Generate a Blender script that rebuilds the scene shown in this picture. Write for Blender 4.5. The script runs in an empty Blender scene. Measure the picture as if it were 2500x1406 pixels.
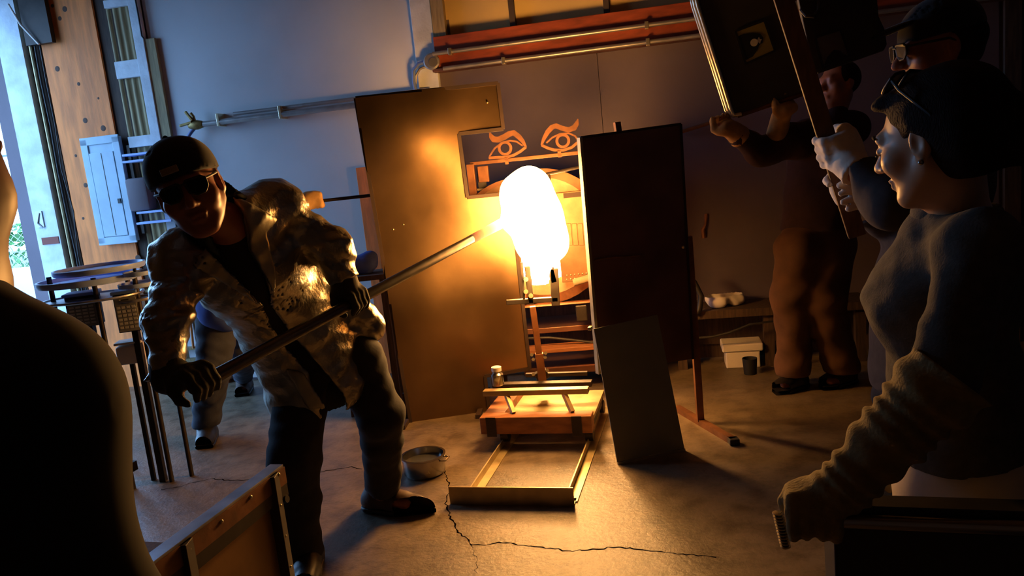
import bpy, bmesh, math, random
import numpy as np
from mathutils import Matrix, Vector

# ------------------------------------------------------------------ camera, world, light, exposure
scene = bpy.context.scene
COL = scene.collection
CAM_H, FPX = 1.45, 1880.0                      # eye height (m), focal length in pixels of the 2500 px frame
PITCH, ROLL = math.radians(9.36), math.radians(5.94)
_F = np.array([0, math.cos(PITCH), -math.sin(PITCH)])
_R0 = np.array([1.0, 0, 0]); _U0 = np.array([0, math.sin(PITCH), math.cos(PITCH)])
_R = math.cos(ROLL) * _R0 - math.sin(ROLL) * _U0
_U = math.sin(ROLL) * _R0 + math.cos(ROLL) * _U0
CAM = np.array([0, 0, CAM_H])
cd = bpy.data.cameras.new('camera'); cam = bpy.data.objects.new('camera', cd); COL.objects.link(cam)
cd.sensor_width = 36.0; cd.lens = FPX / 2500 * 36.0; cd.clip_start = 0.02; cd.clip_end = 200
cam.matrix_world = Matrix(((_R[0], _U[0], -_F[0], 0), (_R[1], _U[1], -_F[1], 0), (_R[2], _U[2], -_F[2], CAM_H), (0, 0, 0, 1)))
scene.camera = cam

SKY = (0.27, 0.54, 1.0); SKY_STRENGTH = 9.0
w = bpy.data.worlds.new('sky'); scene.world = w; w.use_nodes = True
w.node_tree.nodes['Background'].inputs[0].default_value = (*SKY, 1)
w.node_tree.nodes['Background'].inputs[1].default_value = SKY_STRENGTH
GLASS_E, MOUTH_E = 88.0, 190.0                 # radiance of the molten glass and of the furnace mouth
vs = scene.view_settings
vs.view_transform = 'Standard'; vs.look = 'None'; vs.gamma = 1.0; vs.use_curve_mapping = False
vs.exposure = 0.0

# ------------------------------------------------------------------ measuring: a pixel of the photograph to a point of the room
def ray(x, y): return _F + (x - 1250) / FPX * _R + (703 - y) / FPX * _U
def P(x, y, Y):
    d = ray(x, y); return CAM + d * (Y / d[1])
def G(x, y, z=0.0):
    d = ray(x, y); return CAM + d * ((z - CAM_H) / d[2])
def ON(x, y, p0, n):
    d = ray(x, y); return CAM + d * (np.dot(np.asarray(p0) - CAM, n) / np.dot(d, n))
def A(*v): return np.array(v, float)
def nrm(v):
    v = np.asarray(v, float); return v / np.linalg.norm(v)
def frame(fwd, up):
    f = nrm(fwd); r = nrm(np.cross(f, up)); u = np.cross(r, f)
    return np.column_stack([r, f, u])          # columns right, forward, up

# ------------------------------------------------------------------ materials
MATS = {}
def mat(name, col, rough=0.6, metal=0.0, var=0.0, scale=8.0, bump=0.0, bscale=40.0, col2=None, spec=None, stretch=None, emit=None, es=0.0, sheen=0.0, trans=0.0, alpha=1.0):
    if name in MATS: return MATS[name]
    m = bpy.data.materials.new(name); m.use_nodes = True
    nt = m.node_tree; b = nt.nodes['Principled BSDF']
    b.inputs['Roughness'].default_value = rough; b.inputs['Metallic'].default_value = metal
    b.inputs['Base Color'].default_value = (*col, 1)
    if spec is not None: b.inputs['Specular IOR Level'].default_value = spec
    if sheen: b.inputs['Sheen Weight'].default_value = sheen
    if trans: b.inputs['Transmission Weight'].default_value = trans
    if alpha < 1: b.inputs['Alpha'].default_value = alpha
    if emit: b.inputs['Emission Color'].default_value = (*emit, 1); b.inputs['Emission Strength'].default_value = es
    tc = nt.nodes.new('ShaderNodeTexCoord'); mp = nt.nodes.new('ShaderNodeMapping')
    nt.links.new(tc.outputs['Object'], mp.inputs[0])
    if stretch: mp.inputs['Scale'].default_value = stretch
    if var > 0 or col2:
        n = nt.nodes.new('ShaderNodeTexNoise'); n.inputs['Scale'].default_value = scale; n.inputs['Detail'].default_value = 6
        nt.links.new(mp.outputs[0], n.inputs['Vector'])
        cr = nt.nodes.new('ShaderNodeValToRGB'); nt.links.new(n.outputs[0], cr.inputs[0])
        c2 = col2 or tuple(max(0, c * (1 - var)) for c in col); c1 = tuple(min(1, c * (1 + var * 0.4)) for c in col)
        cr.color_ramp.elements[0].position = 0.35; cr.color_ramp.elements[1].position = 0.65
        cr.color_ramp.elements[0].color = (*c2, 1); cr.color_ramp.elements[1].color = (*c1, 1)
        nt.links.new(cr.outputs[0], b.inputs['Base Color'])
        if metal > 0.5 or rough < 0.5:
            mr = nt.nodes.new('ShaderNodeMapRange'); mr.inputs[3].default_value = max(0.03, rough - 0.08); mr.inputs[4].default_value = rough + 0.12
            nt.links.new(n.outputs[0], mr.inputs[0]); nt.links.new(mr.outputs[0], b.inputs['Roughness'])
    if bump > 0:
        n2 = nt.nodes.new('ShaderNodeTexNoise'); n2.inputs['Scale'].default_value = bscale; n2.inputs['Detail'].default_value = 5
        nt.links.new(mp.outputs[0], n2.inputs['Vector'])
        bp = nt.nodes.new('ShaderNodeBump'); bp.inputs['Strength'].default_value = bump; bp.inputs['Distance'].default_value = 0.01
        nt.links.new(n2.outputs[0], bp.inputs['Height']); nt.links.new(bp.outputs[0], b.inputs['Normal'])
    MATS[name] = m; return m

# ------------------------------------------------------------------ mesh building
ORG = {}
def setp(o, label=None, cat=None, group=None, kind=None):
    if label: o['label'] = label
    if cat: o['category'] = cat
    if group: o['group'] = group
    if kind: o['kind'] = kind
    return o
def thing(name, loc, label, cat, group=None):
    o = bpy.data.objects.new(name, None); COL.objects.link(o); o.empty_display_size = 0.1
    o.location = tuple(map(float, loc)); ORG[o] = np.asarray(loc, float)
    return setp(o, label, cat, group)

class MB:
    def __init__(s): s.v = []; s.f = []; s.n = 0
    def add(s, v, f):
        v = np.asarray(v, float).reshape(-1, 3); s.v.append(v); s.f += [tuple(i + s.n for i in q) for q in f]; s.n += len(v); return s
    def box(s, c, h, R=None):
        R = np.eye(3) if R is None else R
        q = np.array([[x, y, z] for x in (-1, 1) for y in (-1, 1) for z in (-1, 1)], float) * np.asarray(h, float)
        return s.add(q @ R.T + np.asarray(c, float), [(0, 1, 3, 2), (4, 6, 7, 5), (0, 4, 5, 1), (2, 3, 7, 6), (0, 2, 6, 4), (1, 5, 7, 3)])
    def bar(s, a, b, wd, ht, up=(0, 0, 1)):
        a, b = np.asarray(a, float), np.asarray(b, float); d = nrm(b - a); r = nrm(np.cross(d, up)); u = np.cross(r, d)
        return s.box((a + b) / 2, (wd / 2, np.linalg.norm(b - a) / 2, ht / 2), np.column_stack([r, d, u]))
    def prism(s, poly, vec):
        p = np.asarray(poly, float); n = len(p); q = p + np.asarray(vec, float)
        return s.add(np.vstack([p, q]), [tuple(range(n))[::-1], tuple(range(n, 2 * n))] + [(i, (i + 1) % n, n + (i + 1) % n, n + i) for i in range(n)])
    def tube(s, pts, r, seg=12, cap=True):
        pts = np.asarray(pts, float); n = len(pts); r = np.broadcast_to(np.asarray(r, float), (n,))
        t = np.gradient(pts, axis=0) if n > 2 else np.repeat((pts[1] - pts[0])[None], 2, 0)
        t /= np.linalg.norm(t, axis=1)[:, None]
        ref = A(0, 0, 1) if abs(t[0][2]) < 0.9 else A(1, 0, 0)
        u = nrm(np.cross(t[0], ref)); V = []
        for i in range(n):
            u = nrm(u - t[i] * np.dot(u, t[i])); w_ = np.cross(t[i], u)
            a = np.arange(seg) * 2 * math.pi / seg
            V.append(pts[i] + r[i] * (np.cos(a)[:, None] * u + np.sin(a)[:, None] * w_))
        f = [(i * seg + j, i * seg + (j + 1) % seg, (i + 1) * seg + (j + 1) % seg, (i + 1) * seg + j) for i in range(n - 1) for j in range(seg)]
        if cap: f += [tuple(range(seg))[::-1], tuple((n - 1) * seg + j for j in range(seg))]
        return s.add(np.vstack(V), f)
    def cyl(s, a, b, r, seg=16, r2=None): return s.tube([a, b], [r, r if r2 is None else r2], seg)
    def lathe(s, prof, c, R=None, seg=28):
        R = np.eye(3) if R is None else R; n = len(prof); V = []
        for (r, z) in prof:
            a = np.arange(seg) * 2 * math.pi / seg
            V.append(np.column_stack([r * np.cos(a), r * np.sin(a), np.full(seg, z)]))
        f = [(i * seg + j, i * seg + (j + 1) % seg, (i + 1) * seg + (j + 1) % seg, (i + 1) * seg + j) for i in range(n - 1) for j in range(seg)]
        f += [tuple(range(seg))[::-1], tuple((n - 1) * seg + j for j in range(seg))]
        return s.add(np.vstack(V) @ R.T + np.asarray(c, float), f)
    def ball(s, c, r, seg=12, rings=8):
        r = np.broadcast_to(np.asarray(r, float), (3,))
        th = np.linspace(0.02, math.pi - 0.02, rings)
        m = MB().lathe([(math.sin(t), -math.cos(t)) for t in th], (0, 0, 0), seg=seg)
        return s.add(m.v[0] * r + np.asarray(c, float), m.f)
    def build(s, name, m, parent=None, smooth=False, bevel=0.0, label=None, cat=None, group=None, kind=None, org=None, angle=40):
        V = np.vstack(s.v)
        if org is None: org = ORG[parent] if parent is not None else A(V[:, 0].mean(), V[:, 1].mean(), V[:, 2].min())
        org = np.asarray(org, float)
        me = bpy.data.meshes.new(name); me.from_pydata((V - org).tolist(), [], s.f); me.update()
        bm = bmesh.new(); bm.from_mesh(me); bmesh.ops.recalc_face_normals(bm, faces=bm.faces[:])
        if bevel: bmesh.ops.bevel(bm, geom=[e for e in bm.edges if len(e.link_faces) == 2 and e.calc_face_angle(0) > 0.6], offset=bevel, segments=2, affect='EDGES', profile=0.5, clamp_overlap=True)
        bm.to_mesh(me); bm.free()
        if smooth:
            me.polygons.foreach_set('use_smooth', [True] * len(me.polygons)); me.set_sharp_from_angle(angle=math.radians(angle))
        o = bpy.data.objects.new(name, me); COL.objects.link(o)
        if m: me.materials.append(m)
        o.location = tuple(org - (ORG[parent] if parent is not None else 0)) if parent is not None else tuple(org)
        if parent is not None: o.parent = parent
        ORG[o] = org
        return setp(o, label, cat, group, kind)

def copy_tree(o, parent=None, label=None):
    c = o.copy(); COL.objects.link(c); c.parent = parent
    if parent is not None: c.matrix_parent_inverse = o.matrix_parent_inverse
    if label: c['label'] = label
    for ch in list(o.children): copy_tree(ch, c)
    return c
# ------------------------------------------------------------------ palette
def palette():
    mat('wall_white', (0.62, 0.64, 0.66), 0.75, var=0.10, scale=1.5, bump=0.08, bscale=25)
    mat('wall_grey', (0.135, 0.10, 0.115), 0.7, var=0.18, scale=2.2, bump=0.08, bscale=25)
    mat('white_paint', (0.66, 0.70, 0.74), 0.6, var=0.22, scale=7, bump=0.15, bscale=60)
    mat('tan_board', (0.36, 0.27, 0.13), 0.7, var=0.3, scale=10, stretch=(8, 8, 0.7))
    mat('plywood', (0.90, 0.24, 0.04), 0.65, var=0.28, scale=6, stretch=(4, 4, 0.6), bump=0.1, bscale=30)
    mat('knot', (0.10, 0.05, 0.03), 0.8)
    mat('dark_wood', (0.07, 0.04, 0.025), 0.8, var=0.4, scale=9, stretch=(8, 8, 0.8))
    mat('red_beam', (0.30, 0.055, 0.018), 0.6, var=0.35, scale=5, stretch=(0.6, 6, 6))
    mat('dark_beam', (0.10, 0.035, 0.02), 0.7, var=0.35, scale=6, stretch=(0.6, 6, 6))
    mat('yellow_pane', (0.66, 0.48, 0.20), 0.5, var=0.08, scale=3)
    mat('mullion', (0.05, 0.035, 0.03), 0.6, var=0.2)
    mat('conduit', (0.42, 0.41, 0.40), 0.35, metal=0.7, var=0.15, scale=12)
    mat('panel_grey', (0.42, 0.56, 0.66), 0.45, var=0.15, scale=5, bump=0.05)
    mat('crack_dark', (0.004, 0.003, 0.003), 1.0, spec=0.0)
    mat('dark_wall', (0.10, 0.09, 0.085), 0.8, var=0.2, scale=2)  # unseen walls, made dark to hold down bounced light
    mat('black', (0.012, 0.012, 0.014), 0.55)
    mat('black_cable', (0.02, 0.018, 0.018), 0.5)
    mat('brass', (0.30, 0.20, 0.07), 0.45, metal=0.8, var=0.3, scale=30)
    mat('blue_hose', (0.10, 0.16, 0.38), 0.5)
    mat('sheet_steel', (0.24, 0.15, 0.072), 0.34, metal=0.92, var=0.22, scale=2.5, bump=0.18, bscale=7)
    mat('sheet_edge', (0.03, 0.014, 0.009), 0.75, var=0.3)
    mat('dark_sheet', (0.22, 0.10, 0.065), 0.36, metal=0.55, var=0.35, scale=3, bump=0.05, bscale=5)
    mat('grey_sheet', (0.26, 0.25, 0.19), 0.5, metal=0.45, var=0.12, scale=4)
    mat('rust_steel', (0.19, 0.075, 0.03), 0.55, metal=0.4, var=0.35, scale=14, bump=0.1)
    mat('angle_steel', (0.46, 0.37, 0.20), 0.45, metal=0.7, var=0.25, scale=10)
    mat('black_steel', (0.045, 0.035, 0.03), 0.5, metal=0.6, var=0.3, scale=14)
    mat('zinc', (0.75, 0.66, 0.45), 0.3, metal=0.9)
    mat('block_wood', (0.34, 0.13, 0.045), 0.6, var=0.3, scale=6, stretch=(0.7, 6, 6))
    mat('firebrick', (0.40, 0.29, 0.18), 0.85, var=0.2, scale=14, bump=0.3, bscale=60)
    mat('furnace_steel', (0.20, 0.11, 0.055), 0.5, metal=0.5, var=0.3, scale=8, bump=0.1)
    mat('stainless', (0.34, 0.32, 0.30), 0.22, metal=1.0, var=0.1, scale=6)
    mat('alu_cloth', (0.32, 0.30, 0.24), 0.30, metal=0.92, var=0.18, scale=9, bump=0.5, bscale=34)
    mat('alu_lapel', (0.34, 0.32, 0.24), 0.45, metal=0.7, var=0.12, scale=9, bump=0.25, bscale=26)
    mat('dark_green', (0.015, 0.035, 0.03), 0.7)
    mat('black_cotton', (0.005, 0.005, 0.006), 0.9, sheen=0.1)
    mat('dark_denim', (0.020, 0.020, 0.026), 0.9, var=0.3, scale=20, bump=0.1, bscale=80)
    mat('jeans', (0.035, 0.040, 0.065), 0.85, var=0.35, scale=14, bump=0.1, bscale=70)
    mat('work_trousers', (0.12, 0.052, 0.02), 0.9, var=0.3, scale=8, bump=0.12, bscale=50)
    mat('brown_leather', (0.055, 0.025, 0.015), 0.6, var=0.3, scale=20, bump=0.15)
    mat('black_leather', (0.014, 0.012, 0.012), 0.45, var=0.3, scale=20, bump=0.15)
    mat('dark_glove', (0.030, 0.026, 0.014), 0.8, var=0.3, scale=20, bump=0.2)
    mat('tan_glove', (0.44, 0.25, 0.09), 0.85, var=0.25, scale=20, bump=0.2)
    mat('white_glove', (0.80, 0.70, 0.58), 0.85, var=0.12, scale=24, bump=0.2)
    mat('olive_sleeve', (0.30, 0.22, 0.08), 0.9, var=0.25, scale=40, bump=0.3, bscale=160)
    mat('grey_knit', (0.085, 0.08, 0.068), 0.95, var=0.2, scale=60, bump=0.2, bscale=220)
    mat('maroon_knit', (0.035, 0.012, 0.012), 0.95, var=0.2, scale=30, bump=0.1)
    mat('charcoal_knit', (0.05, 0.04, 0.042), 0.95, var=0.2, scale=30, bump=0.1)
    mat('blue_cotton', (0.06, 0.11, 0.42), 0.9, var=0.2, scale=12)
    mat('pale_trousers', (0.62, 0.55, 0.48), 0.9, var=0.1, scale=12, bump=0.1)
    mat('skin', (0.34, 0.12, 0.065), 0.45, var=0.06, scale=20)
    mat('skin_fair', (0.58, 0.34, 0.20), 0.42, var=0.06, scale=20)
    mat('lip', (0.48, 0.17, 0.13), 0.4)
    mat('hair_brown', (0.020, 0.009, 0.005), 0.8, spec=0.15, var=0.4, scale=60, stretch=(6, 1, 1), bump=0.5, bscale=120)
    mat('hair_auburn', (0.36, 0.13, 0.03), 0.5, var=0.4, scale=50, stretch=(1, 1, 8), bump=0.5, bscale=120)
    mat('eye_white', (0.7, 0.66, 0.6), 0.2)
    mat('dark_lens', (0.004, 0.004, 0.005), 0.3, spec=0.2)
    mat('grey_lens', (0.16, 0.17, 0.16), 0.15, spec=0.6)
    mat('shield_board', (0.050, 0.042, 0.037), 0.6, var=0.2, scale=6)
    mat('shield_dark', (0.032, 0.030, 0.024), 0.6, var=0.2, scale=6)
    mat('bright_rail', (0.72, 0.62, 0.46), 0.3, metal=0.9)
    mat('handle_wood', (0.16, 0.07, 0.025), 0.6, var=0.3, scale=10, stretch=(6, 6, 0.6))
    mat('sticker_yellow', (0.34, 0.27, 0.06), 0.5)
    mat('sticker_grey', (0.12, 0.10, 0.10), 0.5)
    mat('white_plastic', (0.72, 0.66, 0.60), 0.5)
    mat('blue_plastic', (0.16, 0.26, 0.55), 0.4)
    mat('pale_tray', (0.40, 0.55, 0.95), 0.35, var=0.1)
    mat('keypad_grey', (0.24, 0.24, 0.22), 0.6, var=0.1)
    mat('keypad_button', (0.50, 0.49, 0.45), 0.6)
    mat('orange', (0.62, 0.20, 0.04), 0.6)
    mat('rust_red', (0.22, 0.05, 0.03), 0.7)
    mat('leaf_green', (0.10, 0.26, 0.06), 0.6, var=0.4, scale=9)
    mat('asphalt', (0.20, 0.21, 0.22), 0.9, var=0.2, scale=3)
    mat('fence_wire', (0.55, 0.58, 0.60), 0.35, metal=0.8)
    mat('outdoor_white', (0.80, 0.82, 0.84), 0.4)
    # concrete floor: broad stains, fine grit, a worn seal that shines
    m = bpy.data.materials.new('concrete'); m.use_nodes = True; MATS['concrete'] = m
    nt = m.node_tree; b = nt.nodes['Principled BSDF']; tc = nt.nodes.new('ShaderNodeTexCoord')
    def noise(sc, det=8, rough=0.6):
        n = nt.nodes.new('ShaderNodeTexNoise'); n.inputs['Scale'].default_value = sc; n.inputs['Detail'].default_value = det; n.inputs['Roughness'].default_value = rough
        nt.links.new(tc.outputs['Object'], n.inputs['Vector']); return n
    n1, n2, n3 = noise(1.3), noise(9, 12, 0.75), noise(45)
    cr = nt.nodes.new('ShaderNodeValToRGB'); e = cr.color_ramp.elements
    e[0].position = 0.3; e[0].color = (0.105, 0.076, 0.048, 1); e[1].position = 0.7; e[1].color = (0.24, 0.18, 0.115, 1)
    nt.links.new(n1.outputs[0], cr.inputs[0])
    cr2 = nt.nodes.new('ShaderNodeValToRGB'); e = cr2.color_ramp.elements
    e[0].position = 0.38; e[0].color = (0.36, 0.32, 0.28, 1); e[1].position = 0.55; e[1].color = (1, 1, 1, 1)
    nt.links.new(n2.outputs[0], cr2.inputs[0])
    mx = nt.nodes.new('ShaderNodeMix'); mx.data_type = 'RGBA'; mx.blend_type = 'MULTIPLY'; mx.inputs[0].default_value = 0.8
    nt.links.new(cr.outputs[0], mx.inputs[6]); nt.links.new(cr2.outputs[0], mx.inputs[7]); nt.links.new(mx.outputs[2], b.inputs['Base Color'])
    mr = nt.nodes.new('ShaderNodeMapRange'); mr.inputs[3].default_value = 0.28; mr.inputs[4].default_value = 0.5
    nt.links.new(n2.outputs[0], mr.inputs[0]); nt.links.new(mr.outputs[0], b.inputs['Roughness'])
    bp = nt.nodes.new('ShaderNodeBump'); bp.inputs['Strength'].default_value = 0.5; bp.inputs['Distance'].default_value = 0.006
    ad = nt.nodes.new('ShaderNodeMath'); ad.operation = 'ADD'; nt.links.new(n2.outputs[0], ad.inputs[0]); nt.links.new(n3.outputs[0], ad.inputs[1])
    nt.links.new(ad.outputs[0], bp.inputs['Height']); nt.links.new(bp.outputs[0], b.inputs['Normal'])
palette()
MT = MATS
# ------------------------------------------------------------------ the setting
W0 = A(0, 5.35, 0); WU = nrm(A(1, -0.2, 0)); WN = nrm(A(-0.2, -1, 0))     # back wall: base point, direction, normal into the room
WR = np.column_stack([WU, -WN, A(0, 0, 1)])
XL, XR, ZC, YB = -3.78, 3.3, 3.7, -2.2
def WY(x): return 5.35 - 0.2 * x
def wuz(px, py, off=0.0):
    p = ON(px, py, W0 + WN * off, WN); return np.dot(p - W0, WU), p[2]
def wpt(u, z, off=0.0): return W0 + WU * u + A(0, 0, z) + WN * off
def WP(px, py, off=0.0): return ON(px, py, W0 + WN * off, WN)
def wbox(mb, u0, u1, z0, z1, off, t):                                     # front face at distance off from the wall, thickness t
    return mb.box(wpt((u0 + u1) / 2, (z0 + z1) / 2, off - t / 2), (abs(u1 - u0) / 2, t / 2, abs(z1 - z0) / 2), WR)
def wrect(mb, a, b, off, t):
    u0, z0 = wuz(*a, off); u1, z1 = wuz(*b, off); return wbox(mb, min(u0, u1), max(u0, u1), min(z0, z1), max(z0, z1), off, t)
def struct(mb, name, m, parent=None, **k): return mb.build(name, m, parent, kind=None if parent is not None else 'structure', **k)

uL = (XL - 0) / WU[0]; uR = XR / WU[0]
floor = struct(MB().prism([(XL, YB, 0), (XR, YB, 0), (XR, 7, 0), (XL, 7, 0)], (0, 0, -0.12)), 'floor', MT['concrete'], org=(0, 0, 0))
def crack(pts, wmax, seed):
    rnd = random.Random(seed); g = [G(*p)[:2] for p in pts]; L = []
    for a, b in zip(g, g[1:]):
        n = max(2, int(np.linalg.norm(b - a) / 0.018))
        for i in range(n): L.append(a + (b - a) * i / n + np.array([rnd.uniform(-1, 1), rnd.uniform(-1, 1)]) * 0.007)
    L = np.array(L); t = np.gradient(L, axis=0); nn = np.column_stack([-t[:, 1], t[:, 0]]); nn /= np.linalg.norm(nn, axis=1)[:, None] + 1e-9
    wd = np.array([rnd.uniform(0.25, 1) * wmax for _ in L])[:, None]
    a = np.column_stack([L + nn * wd, np.full(len(L), 0.0006)]); b = np.column_stack([L - nn * wd, np.full(len(L), 0.0006)])
    k = len(L); return MB().add(np.vstack([a, b]), [(i, i + 1, k + i + 1, k + i) for i in range(k - 1)])
for i, (pp, wd) in enumerate([([(1085, 1150), (1098, 1195), (1088, 1225), (1100, 1262), (1112, 1290), (1150, 1330), (1180, 1332), (1225, 1324), (1320, 1336), (1400, 1345), (1500, 1336), (1600, 1345), (1760, 1362)], 0.0045),
                              ([(1150, 1330), (1165, 1370), (1160, 1406)], 0.002),
                              ([(390, 1196), (440, 1188), (470, 1178), (522, 1168), (560, 1174), (600, 1172), (640, 1168), (780, 1152), (860, 1140), (890, 1146)], 0.004)]):
    crack(pp, wd, i).build('crack', MT['crack_dark'], floor)

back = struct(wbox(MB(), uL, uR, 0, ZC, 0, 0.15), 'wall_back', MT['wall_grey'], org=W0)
# drywall sheets, joints left open a few millimetres
def useam(px, py): return wuz(px, py, 0.012)[0]
u_w0 = useam(388, 250); u_w1 = useam(1015, 120); u_p1 = useam(1066, 120)
zb = wuz(1300, 150, 0.012)[1]                                            # underside of the beam
seams = [u_p1, useam(1463, 200), useam(1925, 450), useam(2440, 200)]
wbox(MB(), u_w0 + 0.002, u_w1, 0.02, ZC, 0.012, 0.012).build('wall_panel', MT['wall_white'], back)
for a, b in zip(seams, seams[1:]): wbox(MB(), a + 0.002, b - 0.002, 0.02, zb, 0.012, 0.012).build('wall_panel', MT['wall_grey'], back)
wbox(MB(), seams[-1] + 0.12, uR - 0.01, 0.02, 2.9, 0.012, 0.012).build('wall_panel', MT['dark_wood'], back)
# base board of the back wall
struct(wbox(MB(), u_p1, uR, 0, 0.10, 0.03, 0.03), 'baseboard_back', MT['dark_wood'])
# far door at the end of the wall
m = MB(); wbox(m, seams[-1] + 0.02, seams[-1] + 0.11, 0, 2.5, 0.04, 0.04)
struct(m, 'trim_1', MT['dark_wood'])
struct(MB().box((XR + 0.08, 1.5, ZC / 2), (0.08, 3.8, ZC / 2)), 'wall_right', MT['dark_wall'])
struct(MB().box((0, YB - 0.08, ZC / 2), (4, 0.08, ZC / 2)), 'wall_front', MT['dark_wall'])
struct(MB().box((-0.2, 2.2, ZC + 0.06), (3.9, 4.6, 0.06)), 'ceiling', MT['dark_wood'])
# side wall with the wide roll-up door opening: daylight comes in here
OY0, OY1, OZ = 4.5, WY(XL) - 0.02, 3.0
m = MB().box((XL - 0.08, (YB + OY0) / 2, ZC / 2), (0.08, (OY0 - YB) / 2, ZC / 2)).box((XL - 0.08, (OY0 + OY1) / 2, (OZ + ZC) / 2), (0.08, (OY1 - OY0) / 2, (ZC - OZ) / 2))
struct(m, 'wall_left', MT['dark_wall'])
pl = bpy.data.lights.new('door_portal', 'AREA'); pl.shape = 'RECTANGLE'; pl.size = OZ; pl.size_y = OY1 - OY0; pl.cycles.is_portal = True
po = bpy.data.objects.new('door_portal', pl); COL.objects.link(po); po.location = (XL - 0.1, (OY0 + OY1) / 2, OZ / 2)
po.rotation_euler = (0, math.radians(-90), 0)

# corner post, wires and conduit beside the door
u0, _ = wuz(66, 461, 0.06); u1, _ = wuz(123, 461, 0.06)
m = wbox(MB(), u0, u1, 0, ZC, 0.06, 0.22); post = struct(m, 'trim_2', MT['white_paint'])
wrect(MB(), (104, 598), (141, 577), 0.066, 0.006).build('rust_plate', MT['rust_red'], post)
m = wrect(MB(), (92, 556), (100, 515), 0.07, 0.01); m.tube([WP(96, 520, 0.07), WP(92, 545, 0.075), WP(104, 556, 0.075)], 0.006, 8); m.build('hook', MT['conduit'], post)
u2, _ = wuz(169, 461, 0.0)
wbox(MB(), u1 + 0.002, u2 - 0.002, 0, ZC, 0.008, 0.008).build('stud_gap', MT['dark_wood'], back)
uc, _ = wuz(141, 461, 0.04)
for du, r, mm, nm in ((0, 0.014, 'angle_steel', 'conduit'), (0.045, 0.007, 'black_cable', 'cable'), (0.07, 0.005, 'black_cable', 'cable')):
    rnd = random.Random(int(du * 1000)); zz = np.linspace(0.1, ZC, 12)
    m = MB().tube([wpt(uc + du + (rnd.uniform(-1, 1) * 0.02 if nm == 'cable' else 0), z, 0.03) for z in zz], r, 8)
    o = m.build(nm, MT[mm], smooth=True); setp(o, {0: 'straight metal conduit running up beside the white corner post', 0.045: 'thin black cable hanging next to the plywood edge', 0.07: 'thinnest black cable nearest the plywood sheet'}[du], nm)
m = MB().tube([WP(20, 10, 0.14), WP(50, 60, 0.12), WP(95, 108, 0.10)], 0.008, 8)
m.build('loose_cord', MT['white_plastic'], smooth=True, label='pale loose cord slanting across the top of the corner post', cat='cord')

m = MB(); wrect(m, (64, 112), (100, -40), 0.09, 0.04); m.build('dark_bracket', MT['black_steel'], label='dark wooden block at the top between post and plywood', cat='block')
# plywood sheet carrying the breaker panel
up0, _ = wuz(169, 461, 0.03); up1, _ = wuz(306, 461, 0.03)
ply = wbox(MB(), up0, up1, 0.0, ZC, 0.03, 0.018).build('plywood_sheet', MT['plywood'], label='tall orange plywood sheet with dark knots behind the breaker panel', cat='board')
for (kx, ky, r) in ((158, 22, 9), (146, 45, 7), (192, 205, 6), (140, 168, 9), (208, 294, 9), (252, 313, 10), (209, 452, 8), (337, 630, 11), (128, 14, 6), (203, 533, 5), (240, 240, 4), (185, 380, 5)):
    c = WP(kx, ky, 0.0305); s = np.linalg.norm(c - CAM) / FPX
    MB().lathe([(r * s * .62, 0), (r * s * 0.35, 0.0015)], c, np.column_stack([WU, np.cross(WN, WU), WN]), 14).build('knot', MT['knot'], ply)
# breaker panel
bt = thing('breaker_panel', WP(272, 590, 0.03), 'pale blue-grey breaker panel mounted on the plywood sheet', 'breaker panel')
uA, zA = wuz(197, 342, 0.09); uB, zB = wuz(331, 588, 0.09); uA = wuz(219, 465, 0.09)[0]; uB = wuz(305, 455, 0.09)[0]
wbox(MB(), uA, uB, zB, zA, 0.075, 0.045).build('cabinet_body', MT['panel_grey'], bt, bevel=0.004)
fr = MB(); d = 0.045
for q in ((uA - .012, uB + .012, zA - d, zA + .012), (uA - .012, uB + .012, zB - .012, zB + d), (uA - .012, uA + d, zB, zA), (uB - d, uB + .012, zB, zA)): wbox(fr, q[0], q[1], q[2], q[3], 0.085, 0.012)
fr.build('cover_frame', MT['panel_grey'], bt, bevel=0.003)
dr = wbox(MB(), uA + d + .004, uB - d - .004, zB + d + .004, zA - d - .06, 0.088, 0.012).build('panel_door', MT['panel_grey'], bt, bevel=0.003)
um = (uA + uB) / 2
wbox(MB(), um - 0.002, um + 0.002, zB + d + .01, zA - d - .065, 0.0895, 0.004).build('door_seam', MT['black_steel'], dr)
wbox(MB(), uB - d - .035, uB - d - .012, (zA + zB) / 2 - 0.10, (zA + zB) / 2 - 0.065, 0.094, 0.010).build('latch', MT['black'], dr)

# framed bay of corrugated sheet to the right of the plywood
bay = struct(wbox(MB(), wuz(306, 461)[0], wuz(330, 300)[0], 0, ZC, 0.010, 0.010), 'window_1', MT['dark_wood'])
uw0 = wuz(298, 250, 0.02)[0]; uw1 = wuz(356, 210, 0.05)[0]
m = MB(); cor = []
n = 26
for i in range(n + 1):
    uu = uw0 + (uw1 - uw0) * i / n; cor.append((uu, 0.016 + 0.008 * math.sin(i * 1.05)))
V = [wpt(a, 0.0, b) for a, b in cor] + [wpt(a, ZC, b) for a, b in cor]
m.add(V, [(i, i + 1, n + 2 + i, n + 1 + i) for i in range(n)]); m.build('corrugated_pane', MT['tan_board'], bay, smooth=True)
uv0 = wuz(347, 210, 0.05)[0]; uv1 = wuz(369, 200, 0.05)[0]; uv2 = wuz(394, 200, 0.05)[0]
wbox(MB(), uv0, uv1, 0, ZC, 0.055, 0.04).build('white_stile', MT['white_paint'], bay, bevel=0.003)
wbox(MB(), uv1 + .002, uv2, 0, wuz(375, 92, 0.045)[1], 0.045, 0.03).build('tan_stile', MT['tan_board'], bay, bevel=0.003)
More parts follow.
